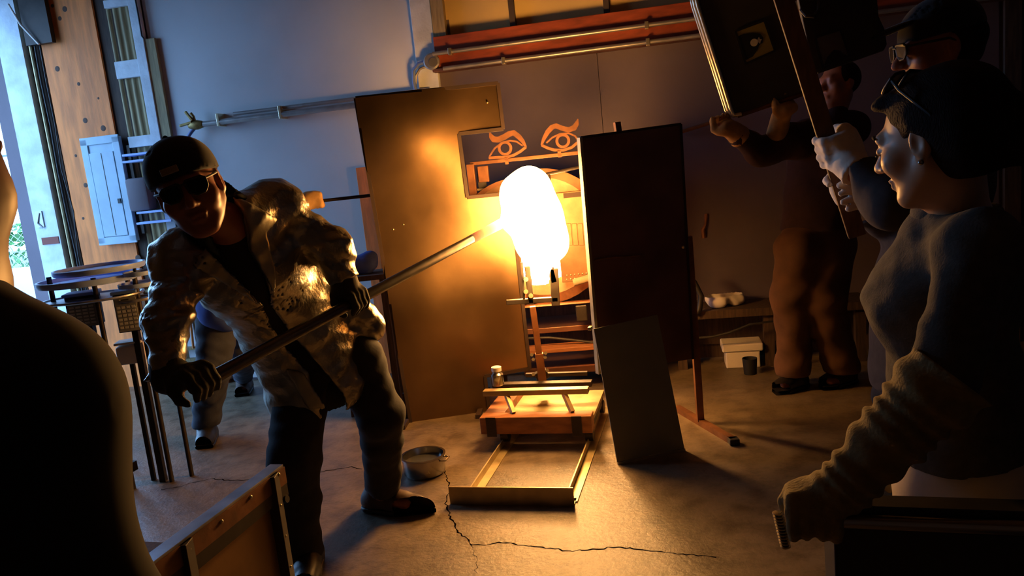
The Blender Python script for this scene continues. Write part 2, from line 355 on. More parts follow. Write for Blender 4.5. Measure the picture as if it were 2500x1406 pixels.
for ya, yb_ in ((-8, 12), (147, 190), (335, 362)):
    wbox(MB(), wuz(283, 180, 0.05)[0], uv0, wuz(310, yb_, 0.05)[1], wuz(310, ya, 0.05)[1], 0.05, 0.035).build('white_rail', MT['white_paint'], bay, bevel=0.003)
sh = thing('wall_shelf', WP(350, 560, 0.0), 'narrow metal wall shelves beside the breaker panel, behind the cap', 'shelf')
for (a, b) in (((300, 380), (420, 366)), ((300, 393), (420, 386)), ((335, 520), (420, 512)), ((335, 546), (420, 538))):
    u0_, z0_ = wuz(*a, 0.16); u1_, z1_ = wuz(*b, 0.16); wbox(MB(), u0_, u1_, (z0_ + z1_) / 2 - .008, (z0_ + z1_) / 2 + .008, 0.17, 0.14).build('shelf_board', MT['pale_tray'], sh, bevel=0.002)
for px_ in (330, 415):
    uu = wuz(px_, 460, 0.05)[0]; wbox(MB(), uu - .012, uu + .012, wuz(350, 570, .05)[1], wuz(350, 350, .05)[1], 0.05, 0.02).build('upright', MT['black_steel'], sh)
m = wrect(MB(), (316, 518), (352, 432), 0.15, 0.10)
m.build('grey_canister', MT['wall_grey'], bevel=0.02, smooth=True, label='dull grey canister standing on the wall shelf beside the breaker panel', cat='canister')

# post between the two wall areas, upper window and beam
wbox(MB(), u_w1 + 0.002, u_p1, 0, ZC, 0.05, 0.05).build('wall_post', MT['white_paint'], back, bevel=0.004)
win = struct(wbox(MB(), u_p1 + 0.002, uR - .05, zb + 0.34, ZC, 0.006, 0.006), 'window_2', MT['yellow_pane'])
def beamz(off): return wuz(1300, 86, off)[1]
zt = wuz(1300, 58, 0.07)[1]; zb2 = wuz(1300, 138, 0.07)[1]
um_ = [useam(1088, 40), useam(1250, 20), useam(1480, 10), useam(1720, 0), useam(2000, 0)]
wbox(MB(), u_p1 + .003, um_[0], zt, ZC, 0.06, 0.055).build('side_jamb', MT['tan_board'], win)
for uu in um_[1:]: wbox(MB(), uu - .018, uu + .018, zt, ZC, 0.05, 0.045).build('mullion', MT['mullion'], win)
for a, b in zip(um_, um_[1:]): wbox(MB(), a + .02, b - .02, zt + 0.01, ZC - 0.02, 0.012, 0.004).build('pane', MT['yellow_pane'], win)
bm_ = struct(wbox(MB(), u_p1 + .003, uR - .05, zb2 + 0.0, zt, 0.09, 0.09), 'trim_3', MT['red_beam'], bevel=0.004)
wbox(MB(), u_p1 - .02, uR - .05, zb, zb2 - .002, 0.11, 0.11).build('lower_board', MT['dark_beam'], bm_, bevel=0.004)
for k, (fz, du, lab) in enumerate(((0.45, 0.0, 'upper of the two steel conduits along the red beam'), (-0.05, 0.06, 'lower of the two steel conduits along the red beam'))):
    z = zb2 + (zt - zb2) * fz; cd_ = thing('conduit_pipe', wpt(u_p1, z, 0.125), lab, 'conduit', 'conduits on the red beam')
    MB().tube([wpt(u_p1 + du, z, 0.125), wpt(uR - .06, z, 0.125)], 0.014, 10).build('pipe', MT['conduit'], cd_, smooth=True)
    for uu in (u_p1 + 0.12 + 0.35 * k, u_p1 + 1.4, u_p1 + 2.3):
        wbox(MB(), uu - .012, uu + .012, z - .022, z + .022, 0.142, 0.05).build('clamp', MT['zinc'], cd_, bevel=0.002)
jb = thing('junction_box', WP(1055, 175, 0.05), 'round grey junction box at the end of the red beam', 'junction box')
RW = np.column_stack([WU, np.cross(WN, WU), WN])
MB().lathe([(0.05, 0), (0.055, 0.01), (0.055, 0.05), (0.045, 0.06)], WP(1058, 152, 0.06), RW, 20).build('box_body', MT['conduit'], jb, smooth=True)
MB().lathe([(0.03, 0), (0.03, 0.006)], WP(1058, 152, 0.121), RW, 16).build('cover', MT['zinc'], jb)
m = MB()
m.tube([WP(1040, 150, 0.09), WP(1022, 156, 0.09), WP(1010, 172, 0.08), WP(1010, 200, 0.07), WP(1018, 235, 0.06)], 0.013, 10)
m.build('blue_cable', MT['blue_hose'], smooth=True, label='blue cable looping down from the junction box behind the steel sheet', cat='cable')
MB().tube([WP(1045, 160, 0.07), WP(1025, 168, 0.07), WP(1016, 185, 0.06), WP(1014, 215, 0.05)], 0.009, 8).build('grey_cable', MT['conduit'], smooth=True, label='thin grey cable beside the blue cable at the junction box', cat='cable')
m = MB().tube([WP(1005, -10, 0.03), WP(1012, 40, 0.03)], 0.008, 8)
m.build('black_cable', MT['black_cable'], smooth=True, label='short black cable end at the top of the white post', cat='cable')
m = MB().tube([WP(327, -20, 0.07), WP(338, 40, 0.07), WP(346, 88, 0.07), WP(352, 95, 0.06)], 0.006, 8)
m.build('black_cable', MT['black_cable'], smooth=True, label='black cable running down the white stile beside the tan board', cat='cable')

# water pipe with its valve
gp = thing('water_pipe', WP(480, 300, 0.1), 'grey water pipe with brass valve across the white wall', 'pipe')
ua, za = wuz(492, 301, 0.08); ub, zbb = wuz(880, 258, 0.08); zc_ = (za + zbb) / 2
MB().tube([wpt(ua, zc_, 0.08), wpt(ub + 0.5, zc_, 0.08)], 0.020, 12).build('pipe', MT['conduit'], gp, smooth=True)
MB().tube([wpt(ua + .25, zc_ + .045, 0.06), wpt(ub + 0.5, zc_ + .045, 0.06)], 0.014, 10).build('upper_pipe', MT['conduit'], gp, smooth=True)
for uu in (ua + 0.14, ua + 0.62): wbox(MB(), uu - .01, uu + .01, zc_ - .03, zc_ + .06, 0.10, 0.09).build('strap', MT['zinc'], gp, bevel=0.002)
v = MB().tube([wpt(ua - .1, zc_, 0.08), wpt(ua - .07, zc_, .08), wpt(ua - .03, zc_, .08), wpt(ua + .01, zc_, .08)], [0.02, 0.034, 0.034, 0.024], 12)
v.tube([wpt(ua - .05, zc_, .08), wpt(ua - .05, zc_ + .06, .09), wpt(ua - .065, zc_ + .085, .09)], [0.014, 0.012, 0.010], 8)
vo = v.build('valve', MT['brass'], gp, smooth=True)
MB().bar(wpt(ua - .16, zc_ + .005, .10), wpt(ua - .06, zc_ + .02, .10), 0.022, 0.018).build('valve_lever', MT['brass'], vo, bevel=0.004)
MB().bar(wpt(ua - .055, zc_ + .03, .10), wpt(ua - .10, zc_ + .10, .10), 0.018, 0.018).build('valve_lever', MT['brass'], vo, bevel=0.004)
MB().tube([wpt(ua - .06, zc_ - .02, .08), wpt(ua - .09, zc_ - .05, .09), wpt(ua - .13, zc_ - .09, .09), wpt(ua - .15, zc_ - .16, .08), wpt(ua - .15, zc_ - .3, .06)], 0.013, 10).build('supply_hose', MT['blue_hose'], smooth=True, label='blue supply hose curving down from the brass valve', cat='hose')

# tan board leaning behind the steel sheet
m = MB(); bb = [WP(866, 410, 0.10), WP(905, 406, 0.10)]; u0_ = wuz(868, 412, .1)[0]
wbox(m, u0_, u0_ + 0.10, 0.02, wuz(868, 410, .1)[1], 0.10, 0.03)
m.build('upright_board', MT['plywood'], bevel=0.003, label='tan upright board behind the edge of the notched steel sheet', cat='board')

# ------------------------------------------------------------------ outdoors beyond the door
struct(MB().prism([(-30, -10, -0.02), (XL, -10, -0.02), (XL, 6.1, -0.02), (12, 8, -0.02), (12, 30, -0.02), (-30, 30, -0.02)], (0, 0, -0.1)), 'ground', MT['asphalt'])
FY = 9.0
fl = thing('chain_link_fence', P(40, 700, FY) * A(1, 1, 0), 'chain-link fence outside the open door', 'fence')
c0 = P(60, 600, FY); m = MB(); x0, x1 = c0[0] - 1.9, c0[0] + 0.8; H = 2.1; s = 0.085
k = x0 - H
while k < x1:
    for sg in (0, 1):
        a, b = (k, 0.0), (k + H, H)
        pts = []
        lo, hi = max(a[0], x0), min(b[0], x1)
        if hi > lo:
            p, q = (lo, lo - k), (hi, hi - k)
            if sg: p, q = (p[0], H - p[1]), (q[0], H - q[1])
            m.tube([(p[0], FY, p[1]), (q[0], FY, q[1])], 0.003, 4, cap=False)
    k += s
m.build('wire_mesh', MT['fence_wire'], fl, kind='stuff')
for xx in (x0, c0[0] + 0.22, x1): MB().cyl((xx, FY + .02, 0), (xx, FY + .02, H + .1), 0.03, 10).build('fence_post', MT['fence_wire'], fl, smooth=True)
MB().cyl((x0, FY, H), (x1, FY, H), 0.02, 8).build('top_rail', MT['fence_wire'], fl, smooth=True)
a, b = P(80, 590, 7.6), P(122, 700, 7.6)
wpo = thing('wooden_post', (b[0] + .05, 7.6, 0), 'weathered wooden post with a slanted brace outside between fence and door', 'post'); m = MB().bar((b[0] + .05, 7.6, 0), (a[0], 7.6, a[2]), 0.10, 0.10, up=(0, 1, 0)); m.build('upright', MT['dark_wood'], wpo)
m = MB().bar(P(28, 455, 7.4), P(86, 562, 7.4), 0.03, 0.075, up=(0, 1, 0)); m.build('brace', MT['tan_board'], wpo, label='pale slanted brace')
rc = P(-10, 690, 8.3)
m = MB().box((rc[0], 8.3, 0.42), (0.26, 0.3, 0.42)); cab = thing('outdoor_cabinet', (rc[0], 8.3, 0), 'white metal cabinet standing outside by the fence', 'cabinet')
m.build('cabinet_body', MT['outdoor_white'], cab, bevel=0.03, smooth=True); MB().box((rc[0] + .2, 7.99, .55), (.012, .012, .1)).build('handle', MT['black'], cab)
rnd = random.Random(5)
for j, (hx, hy, hh, lab) in enumerate(((-8.4, 12.5, 1.5, 'low green hedge beyond the fence'), (-5.2, 12.6, 1.1, 'rounded green bush at the foot of the fence'))):
    m = MB()
    for i in range(900):
        th, ph = rnd.uniform(0, 6.28), rnd.uniform(0, 1.57); r = rnd.uniform(.75, 1) 
        c = A(hx + 1.3 * r * math.cos(th) * math.cos(ph), hy + .8 * r * math.sin(th) * math.cos(ph), hh * r * math.sin(ph))
        d1 = nrm(A(rnd.gauss(0, 1), rnd.gauss(0, 1), rnd.gauss(0, 1))); d2 = nrm(np.cross(d1, A(rnd.gauss(0, 1), rnd.gauss(0, 1), 1)))
        l, w_ = rnd.uniform(.05, .1), rnd.uniform(.03, .05)
        m.add([c - d1 * l, c + d2 * w_, c + d1 * l, c - d2 * w_], [(0, 1, 2, 3)])
    t = thing('bush', (hx, hy, 0), lab, 'bush'); m.build('foliage', MT['leaf_green'], t, kind='stuff')
    MB().tube([(hx, hy, 0), (hx + .05, hy, hh * .6)], [0.06, 0.03], 8).build('stem', MT['dark_wood'], t)
# ------------------------------------------------------------------ glory hole, shields, pipe and glass
def emat(name, col, s, warm2=None):
    m = bpy.data.materials.new(name); m.use_nodes = True; nt = m.node_tree; nt.nodes.clear()
    o = nt.nodes.new('ShaderNodeOutputMaterial'); e = nt.nodes.new('ShaderNodeEmission'); e.inputs[0].default_value = (*col, 1); e.inputs[1].default_value = s
    nt.links.new(e.outputs[0], o.inputs[0]); MATS[name] = m; return m
HOT = (1.0, 0.46, 0.115)
emat('molten', HOT, GLASS_E); emat('furnace_glow', (1.0, 0.50, 0.16), MOUTH_E)

# ---- left shield: notched steel sheet on a frame
S0, SN = A(-0.6, 4.36, 0), nrm(A(0.12, -1, 0)); SU = nrm(A(1, 0.12, 0))
def SP(x, y, off=0.0): return ON(x, y, S0 + SN * off, SN)
out = [(868, 240), (1215, 203), (1228, 315), (1120, 327), (1141, 482), (1246, 472), (1293, 899), (1184, 917), (1197, 1029), (1008, 1062)]
base = SP(1008, 1062); base[2] = 0
ss = thing('heat_shield', base, 'tall steel sheet with a square notch, glowing beside the furnace', 'heat shield')
def dish(u, z):                                                             # bulges shaped to shift the reflected hot spot of the glass
    w_ = 0
    for (x, y, s_, a_) in ((965, 305, .19, .080), (1000, 745, .20, .045), (1230, 800, .10, -.012), (1180, 250, .14, -.010)):
        q = SP(x, y); w_ = w_ + a_ * np.exp(-((u - (q - S0) @ SU) ** 2 + (z - q[2]) ** 2) / (2 * s_ * s_))
    return w_
pu = [((SP(*p) - S0) @ SU, SP(*p)[2]) for p in out]; du_ = .0125
us = np.arange(min(p[0] for p in pu), max(p[0] for p in pu) + du_, du_); zs = np.arange(min(p[1] for p in pu), max(p[1] for p in pu) + du_, du_)
def inside(u, z):
    c = False
    for (a, b) in zip(pu, pu[1:] + pu[:1]):
        if (a[1] > z) != (b[1] > z) and u < (b[0] - a[0]) * (z - a[1]) / (b[1] - a[1]) + a[0]: c = not c
    return c
UU, ZZ = np.meshgrid(us, zs, indexing='ij'); OF = dish(UU, ZZ); nz_ = len(zs)
VV = S0 + UU[..., None] * SU + ZZ[..., None] * A(0, 0, 1) + OF[..., None] * SN
qd = [(i * nz_ + k, (i + 1) * nz_ + k, (i + 1) * nz_ + k + 1, i * nz_ + k + 1) for i in range(len(us) - 1) for k in range(nz_ - 1) if inside(us[i] + du_ / 2, zs[k] + du_ / 2)]
used = sorted({v for q in qd for v in q}); rm = {v: i for i, v in enumerate(used)}
MB().add(VV.reshape(-1, 3)[used], [tuple(rm[v] for v in q) for q in qd]).build('steel_sheet', MT['sheet_steel'], ss, smooth=True)
loop = out + [out[0]]
for i, (a, b) in enumerate(zip(loop, loop[1:])):
    MB().bar(SP(*a, -0.006 + .5 * float(dish((SP(*a) - S0) @ SU, SP(*a)[2]))), SP(*b, -0.006 + .5 * float(dish((SP(*b) - S0) @ SU, SP(*b)[2]))), 0.020, 0.03, up=SN).build('edge_frame', MT['sheet_edge'], ss)
for px in (1002, 1180):
    t = SP(px, 1058 - (px - 1002) * 0.17, -0.02); MB().bar(t + A(0, 0, 0.25), A(t[0], t[1], 0.0), 0.03, 0.03, up=(1, 0, 0)).build('leg', MT['sheet_edge'], ss)
    MB().bar(A(t[0] - .02, t[1] - .14, 0.012), A(t[0] + .03, t[1] + .4, 0.012), 0.03, 0.024).build('foot_bar', MT['sheet_edge'], ss)
for (a, b) in (((905, 250), 6), ((1190, 250), 5), ((960, 560), 4), ((985, 548), 4)):
    MB().ball(SP(*a, 0.002), 0.006, 8, 6).build('rivet', MT['zinc'], ss, smooth=True)

# ---- right shield: dark sheet with stand
D0 = A(0.89, 3.80, 0); DU = nrm(A(1, 0.40, 0)); DN = nrm(A(0.40, -1, 0))
def DP(x, y, off=0.0): return ON(x, y, D0 + DN * off, DN)
base = DP(1690, 880); base[2] = 0
ds = thing('heat_shield', base, 'dark brown sheet metal shield standing on a T-foot post', 'heat shield')
dout = [(1416, 336), (1660, 303), (1690, 876), (1462, 912)]
MB().prism([DP(*p) for p in dout], -DN * 0.004).build('steel_sheet', MT['dark_sheet'], ds)
MB().bar(DP(1415, 336, -.006), DP(1461, 912, -.006), 0.014, 0.03, up=DN).build('edge_frame', MT['angle_steel'], ds)
MB().bar(DP(1416, 336, -.006), DP(1660, 303, -.006), 0.012, 0.02, up=DN).build('edge_frame', MT['sheet_edge'], ds)
MB().bar(DP(1660, 303, -.006), DP(1690, 876, -.006), 0.012, 0.02, up=DN).build('edge_frame', MT['sheet_edge'], ds)
pt = DP(1699, 860, -.02); MB().bar(A(pt[0], pt[1], 0.02), pt + A(0, 0, 0.6), 0.034, 0.034, up=(1, 0, 0)).build('post', MT['rust_steel'], ds)
f0, f1 = G(1658, 1012), G(1782, 1086); c = (f0 + f1) / 2; dv = (f1 - f0); MB().bar(A(pt[0], pt[1], .015) + dv * .62, A(pt[0], pt[1], .015) - dv * .5, 0.035, 0.03).build('foot_bar', MT['rust_steel'], ds)
tp = A(pt[0], pt[1], .015) + dv * .62; MB().box(tp, (.024, .024, .015)).build('foot_cap', MT['black'], ds, bevel=.004)
MB().bar(DP(1511, 336, -.03), DP(1506, 298, -.03), 0.03, 0.02, up=DN).build('hanger_tab', MT['rust_steel'], ds)
MB().ball(DP(1668, 603, .004), 0.009, 8, 6).build('bolt', MT['zinc'], ds, smooth=True)
MB().tube([DP(1452, 636, .006), DP(1480, 630, .006), DP(1560, 624, .006), DP(1572, 626, .006)], 0.004, 8).build('wire_hook', MT['rust_steel'], ds, smooth=True)
lb0, lb1 = G(1508, 1134), G(1672, 1100); lt0, lt1 = P(1450, 803, 3.52), P(1605, 768, 3.62)
lt0 = lb0 + (lt0 - lb0); n_ = nrm(np.cross(lb1 - lb0, lt0 - lb0)); n_ = n_ if n_[1] < 0 else -n_
lt1 = ON(1605, 768, lb0, n_); lb1 = ON(1672, 1098, lb0, n_); lb1[2] = 0.0
lp = thing('leaning_panel', (lb0 + lb1) / 2, 'grey-green metal panel leaning against the dark shield', 'panel')
MB().prism([lt0, lt1, lb1, lb0], -n_ * 0.006).build('sheet', MT['grey_sheet'], lp)
MB().bar(lb0 + A(0, 0, .006), lb1 + A(0, 0, .006), 0.012, 0.012).build('bottom_edge', MT['zinc'], lp)
q = P(1441, 801, 3.55); MB().box(q, (.016, .008, .008), frame(DU, (0, 0, 1)).T @ np.eye(3)).build('clip', MT['zinc'], lp, bevel=.002)

wt, wb_ = DP(1420, 390, -.01), DP(1440, 640, -.01); wd_ = nrm(A(wt[0] * 1.06, wt[1], 0)) * 1.3
MB().prism([wt, wt + wd_ * .62, wb_ + wd_ * .62, wb_], DU * .004).build('light_block_wing', MT['sheet_steel'], ds)  # added sheet that blocks the glass light towards the right wall
# ---- furnace
FN = nrm(A(-0.12, -1, 0)); FU = nrm(A(1, -0.12, 0)); FRm = np.column_stack([FU, np.cross(FN, FU), FN])   # x right, y up, z out of the mouth
FC = P(1325, 578, 4.70); ft = thing('glory_hole_furnace', (FC[0], FC[1], 0), 'round glory-hole furnace glowing on its steel frame between the shields', 'furnace')
def FPt(x, y, off=0.0): return ON(x, y, FC + FN * off, FN)
def ring(mb, ro, ri, z0, z1, a0=0, a1=2 * math.pi, seg=40, c=FC):
    n = seg; V = []; full = abs(a1 - a0 - 2 * math.pi) < 1e-6
    for k in range(n + (0 if full else 1)):
        a = a0 + (a1 - a0) * k / n; d = A(math.cos(a), math.sin(a), 0)
        for r, z in ((ro, z0), (ro, z1), (ri, z1), (ri, z0)): V.append(FRm @ (d * r + A(0, 0, z)) + c)
    m_ = n + (0 if full else 1); f = []
    for k in range(n):
        k2 = (k + 1) % m_
        for j in range(4): f.append((k * 4 + j, k * 4 + (j + 1) % 4, k2 * 4 + (j + 1) % 4, k2 * 4 + j))
    if not full: f += [(0, 1, 2, 3), tuple((m_ - 1) * 4 + j for j in (3, 2, 1, 0))]
    return mb.add(V, f)
ring(MB(), 0.40, 0.30, -0.45, 0.0).build('drum', MT['furnace_steel'], ft, smooth=True)
ring(MB(), 0.415, 0.36, -0.03, 0.02).build('front_rim', MT['rust_steel'], ft, smooth=True)
ring(MB(), 0.36, 0.27, -0.05, 0.012).build('refractory_collar', MT['firebrick'], ft, smooth=True)
MB().lathe([(0.29, -0.05), (0.27, -0.04)], FC, FRm, 40).build('glowing_chamber', MT['furnace_glow'], ft)
MB().lathe([(0.40, -0.50), (0.40, -0.45)], FC, FRm, 40).build('back_plate', MT['furnace_steel'], ft)
# left door: half disc with refractory lining and rim
def halfdisc(mb, r, cx, z0, z1, sgn, n=24, flat=0.06):
    pts = [A(cx + sgn * r * math.sin(a), r * math.cos(a), z1) for a in np.linspace(0, math.pi, n)]
    return mb.prism([FRm @ p + FC for p in pts], FN * (z0 - z1))
ld = halfdisc(MB(), 0.37, -0.135, 0.04, 0.10, -1).build('door', MT['furnace_steel'], ft)
halfdisc(MB(), 0.31, -0.155, 0.10, 0.115, -1).build('door_lining', MT['firebrick'], ld)
ring(MB(), 0.375, 0.35, 0.09, 0.13, math.pi / 2, math.pi * 1.5, 24, FC + FU * -0.135).build('door_rim', MT['rust_steel'], ld, smooth=True)
# right door: riveted square plate
def fbox(mb, x0, y0, x1, y1, off, t):
    a, b = FPt(x0, y0, off), FPt(x1, y1, off); ua, ub = np.dot(a - FC, FU), np.dot(b - FC, FU)
    return mb.box(FC + FU * (ua + ub) / 2 + A(0, 0, (a[2] + b[2]) / 2 - FC[2]) + FN * (off - t / 2), (abs(ub - ua) / 2, t / 2, abs(a[2] - b[2]) / 2), np.column_stack([FU, -FN, A(0, 0, 1)]))
rd = fbox(MB(), 1372, 690, 1520, 455, 0.12, 0.05).build('door', MT['furnace_steel'], ft, bevel=0.004)
fbox(MB(), 1376, 484, 1520, 458, 0.127, 0.012).build('vent_strip', MT['sheet_edge'], rd)
for i in range(7):
    for yy in (672, 682): MB().ball(FPt(1384 + i * 9.5, yy - i * 1.0, 0.122), 0.005, 8, 6).build('rivet', MT['zinc'], rd, smooth=True)
for i in range(4): fbox(MB(), 1386 + i * 14, 600, 1394 + i * 14, 545, 0.124, 0.01).build('rib', MT['furnace_steel'], rd, bevel=.003)
MB().tube([FPt(1325, 427, .14), FPt(1420, 407, .14)], 0.009, 8).build('door_rail', MT['black_steel'], ft, smooth=True)
MB().tube([FPt(1340, 424, .14), FPt(1342, 446, .14)], 0.008, 8).build('rail_hanger', MT['black_steel'], ft, smooth=True)
# frame
def fbeam(nm, x0, y0, x1, y1, off, t, m): fbox(MB(), x0, y0, x1, y1, off, t).build(nm, MT[m], ft, bevel=0.003)
fbeam('top_beam', 1146, 396, 1560, 362, 0.10, 0.08, 'rust_steel')
fbeam('cross_beam', 1150, 462, 1260, 457, 0.06, 0.02, 'angle_steel')
for q in ((1169, 446, 1190, 404), (1146, 480, 1156, 400)): fbeam('bracket', *q, 0.12, 0.04, 'rust_steel')
fbeam('lower_beam', 1262, 754, 1560, 728, 0.10, 0.10, 'rust_steel')
fbeam('shelf_beam', 1262, 868, 1560, 836, 0.12, 0.14, 'block_wood')
fbeam('ledge', 1262, 806, 1560, 796, 0.0, 0.35, 'dark_sheet')
for px in (1205, 1540):
    a = FPt(px, 700, 0.02); MB().bar(A(a[0], a[1], 0), A(a[0], a[1], FC[2] + .45), 0.05, 0.05, up=(1, 0, 0)).build('frame_leg', MT['black_steel'], ft)
    a = FPt(px, 700, -0.40); MB().bar(A(a[0], a[1], 0), A(a[0], a[1], FC[2] + .35), 0.05, 0.05, up=(1, 0, 0)).build('frame_leg', MT['black_steel'], ft)
fbox(MB(), 1215, 905, 1535, 690, -0.36, 0.01).build('gap_shade_panel', MT['dark_wood'], ft)  # added dark sheet, stands in for shade in the gaps between beams
fbox(MB(), 1280, 920, 1560, 880, 0.02, 0.35).build('burner_box', MT['dark_sheet'], ft, bevel=.01)
MB().tube([FPt(1400, 690, .13), FPt(1440, 678, .13)], 0.022, 10).build('burner_pipe', MT['firebrick'], ft, smooth=True)
MB().tube([FPt(1280, 826, .05), FPt(1340, 824, .06), FPt(1400, 830, .05), FPt(1450, 836, .05)], 0.008, 8).build('gas_hose', MT['black_cable'], ft, smooth=True)
fbox(MB(), 1408, 785, 1432, 745, 0.11, 0.03).build('burner_valve', MT['black_steel'], ft, bevel=.006)

# ---- the pair of cut-metal eyes on the top beam
def ribbon(mb, pts, wd, t=0.004, off=0.10):
    p = np.array([FPt(*q, off) for q in pts]); tt = np.gradient(p, axis=0); k = len(p)
    wd = np.broadcast_to(np.asarray(wd, float), (k,)); nn = np.array([nrm(np.cross(FN, a)) for a in tt])
    a, b = p + nn * wd[:, None] / 2, p - nn * wd[:, None] / 2
    V = np.vstack([a, b, a - FN * t, b - FN * t]); f = []
    for i in range(k - 1):
        j = i + 1; f += [(i, j, k + j, k + i), (2 * k + i, 3 * k + i, 3 * k + j, 2 * k + j), (i, 2 * k + i, 2 * k + j, j), (k + i, k + j, 3 * k + j, 3 * k + i)]
    f += [(0, k, 3 * k, 2 * k), (k - 1, 3 * k - 1, 4 * k - 1, 2 * k - 1)]
    return mb.add(V, f)
def eye(lab, lid, lidw, low, crease, ic, ir, foot):
    c = FPt(*foot, .10); e = thing('eye_ornament', c, lab, 'ornament', 'cut-metal eyes on the furnace beam')
    ribbon(MB(), lid, lidw).build('upper_lid', MT['rust_steel'], e)
    ribbon(MB(), low, 0.016).build('lower_lid', MT['rust_steel'], e)
    ribbon(MB(), crease, 0.010, off=.101).build('lid_crease', MT['rust_steel'], e)
    ring(MB(), ir, ir - 0.016, 0.098, 0.102, seg=24, c=FC + (FPt(*ic, .1) - FC - FN * .1)).build('iris', MT['rust_steel'], e)
    MB().bar(FPt(*foot, .098), FPt(foot[0] + 2, foot[1] + 18, .098), 0.02, 0.004, up=FN).build('mounting_tab', MT['rust_steel'], e)
eye('cut-metal eye with its wing tip pointing up towards the dark shield', [(1322, 354), (1328, 338), (1337, 322), (1347, 311), (1357, 307), (1372, 313), (1388, 317), (1402, 312), (1408, 302), (1411, 290)], [.012, .022, .028, .030, .030, .028, .030, .034, .026, .004],
    [(1322, 354), (1336, 361), (1352, 366), (1375, 367), (1396, 360), (1412, 346)], [(1334, 349), (1348, 336), (1366, 327), (1388, 325), (1404, 332), (1413, 345)], (1374, 344), 0.043, (1365, 366))
eye('cut-metal eye beside the notched steel sheet', [(1284, 359), (1277, 346), (1267, 334), (1254, 324), (1243, 327), (1230, 335), (1216, 341), (1205, 340), (1199, 333), (1195, 322)], [.012, .022, .030, .032, .034, .034, .034, .036, .028, .004],
    [(1284, 359), (1270, 370), (1254, 379), (1236, 384), (1214, 384), (1193, 386)], [(1276, 356), (1262, 346), (1246, 343), (1226, 348), (1208, 362), (1195, 382)], (1233, 362), 0.043, (1236, 383))

# ---- yoke stand on the rail cart
YK = 4.12
YR = frame((0, 1, 0), (0, 0, 1))
ct = thing('rail_cart', G(1290, 1080) * A(1, 1, 0), 'low steel rail cart with wooden front block in front of the furnace', 'cart')
k0, k1 = G(1100, 1230), G(1403, 1234); kd = nrm(k1 - k0); kb = A(-kd[1], kd[0], 0)           # along the front bar / back to the furnace
k0 = k0 * A(1, 1, 0); L = np.linalg.norm(k1 - k0)
def KP(s, b, z): return k0 + kd * s + kb * b + A(0, 0, z)
fb = MB().bar(KP(0, 0, .04), KP(L, 0, .04), 0.006, 0.08).bar(KP(0, .03, .003), KP(L, .03, .003), 0.06, 0.006); fb.build('front_angle', MT['angle_steel'], ct)
for s in (0.07, L - 0.035):
    MB().bar(KP(s, .03, .02), KP(s, 1.25, .02), 0.006, 0.04).bar(KP(s + .02, .03, .003), KP(s + .02, 1.25, .003), 0.045, 0.006).build('rail', MT['angle_steel'], ct)
zt_ = 0.17; bl, br = G(1170, 1020, zt_), G(1443, 1016, zt_)
sb = [np.dot(q - k0, kd) for q in (bl, br)]; bb_ = np.mean([np.dot(q - k0, kb) for q in (bl, br)])
MB().bar(KP(sb[0], bb_ + .04, zt_ - .045), KP(sb[1], bb_ + .04, zt_ - .045), 0.08, 0.09).build('front_block', MT['block_wood'], ct, bevel=.004)
MB().bar(KP(sb[0] + .02, bb_ + .33, zt_ - .055), KP(sb[1] - .01, bb_ + .33, zt_ - .055), 0.46, 0.02).build('deck_plate', MT['angle_steel'], ct)
MB().bar(KP(sb[0] + .06, bb_ + .08, zt_ - .03), KP(sb[0] + .06, bb_ + .50, zt_ - .03), 0.11, 0.06).build('side_block', MT['block_wood'], ct, bevel=.004)
for s in (0.08, L - 0.03):
    for b in (bb_ + .06, bb_ + .48):
        MB().cyl(KP(s - .02, b, .055), KP(s + .02, b, .055), 0.035, 16).build('wheel', MT['black_steel'], ct, smooth=True)
    MB().bar(KP(s, bb_ + .04, .09), KP(s, bb_ + .5, .09), 0.03, 0.03).build('axle_beam', MT['black_steel'], ct)
for s in (sb[0] + .06, sb[1] - .075): MB().bar(KP(s, bb_ - .004, zt_ - .10), KP(s, bb_ - .004, zt_ + .002), .05, .006, up=kb).build('strap', MT['black_steel'], ct)
ub0, ub1 = P(1176, 962, 3.88), P(1440, 948, 3.82); zu = (ub0[2] + ub1[2]) / 2; sbu = [np.dot(q - k0, kd) for q in (ub0, ub1)]; bu = np.dot((ub0 + ub1) / 2 - k0, kb)
MB().bar(KP(sbu[0], bu, zu), KP(sbu[1], bu, zu), 0.05, 0.028).build('push_bar', MT['angle_steel'], ct, bevel=.002)
MB().bar(KP(sbu[0], bu + .18, zu - .02), KP(sbu[1] - .01, bu + .18, zu - .02), 0.05, 0.028).build('push_bar', MT['black_steel'], ct, bevel=.002)
for s in (sbu[0] + .12, sbu[1] - .13): MB().bar(KP(s, bu, zu - .01), KP(s + .05, bb_ + .06, zt_), 0.02, 0.03).build('strut', MT['angle_steel'], ct)
MB().bar(KP(sbu[0] + .16, bu + .30, zu), KP(sbu[1] - .05, bu + .30, zu), 0.025, 0.02).build('cross_bar', MT['black_steel'], ct)
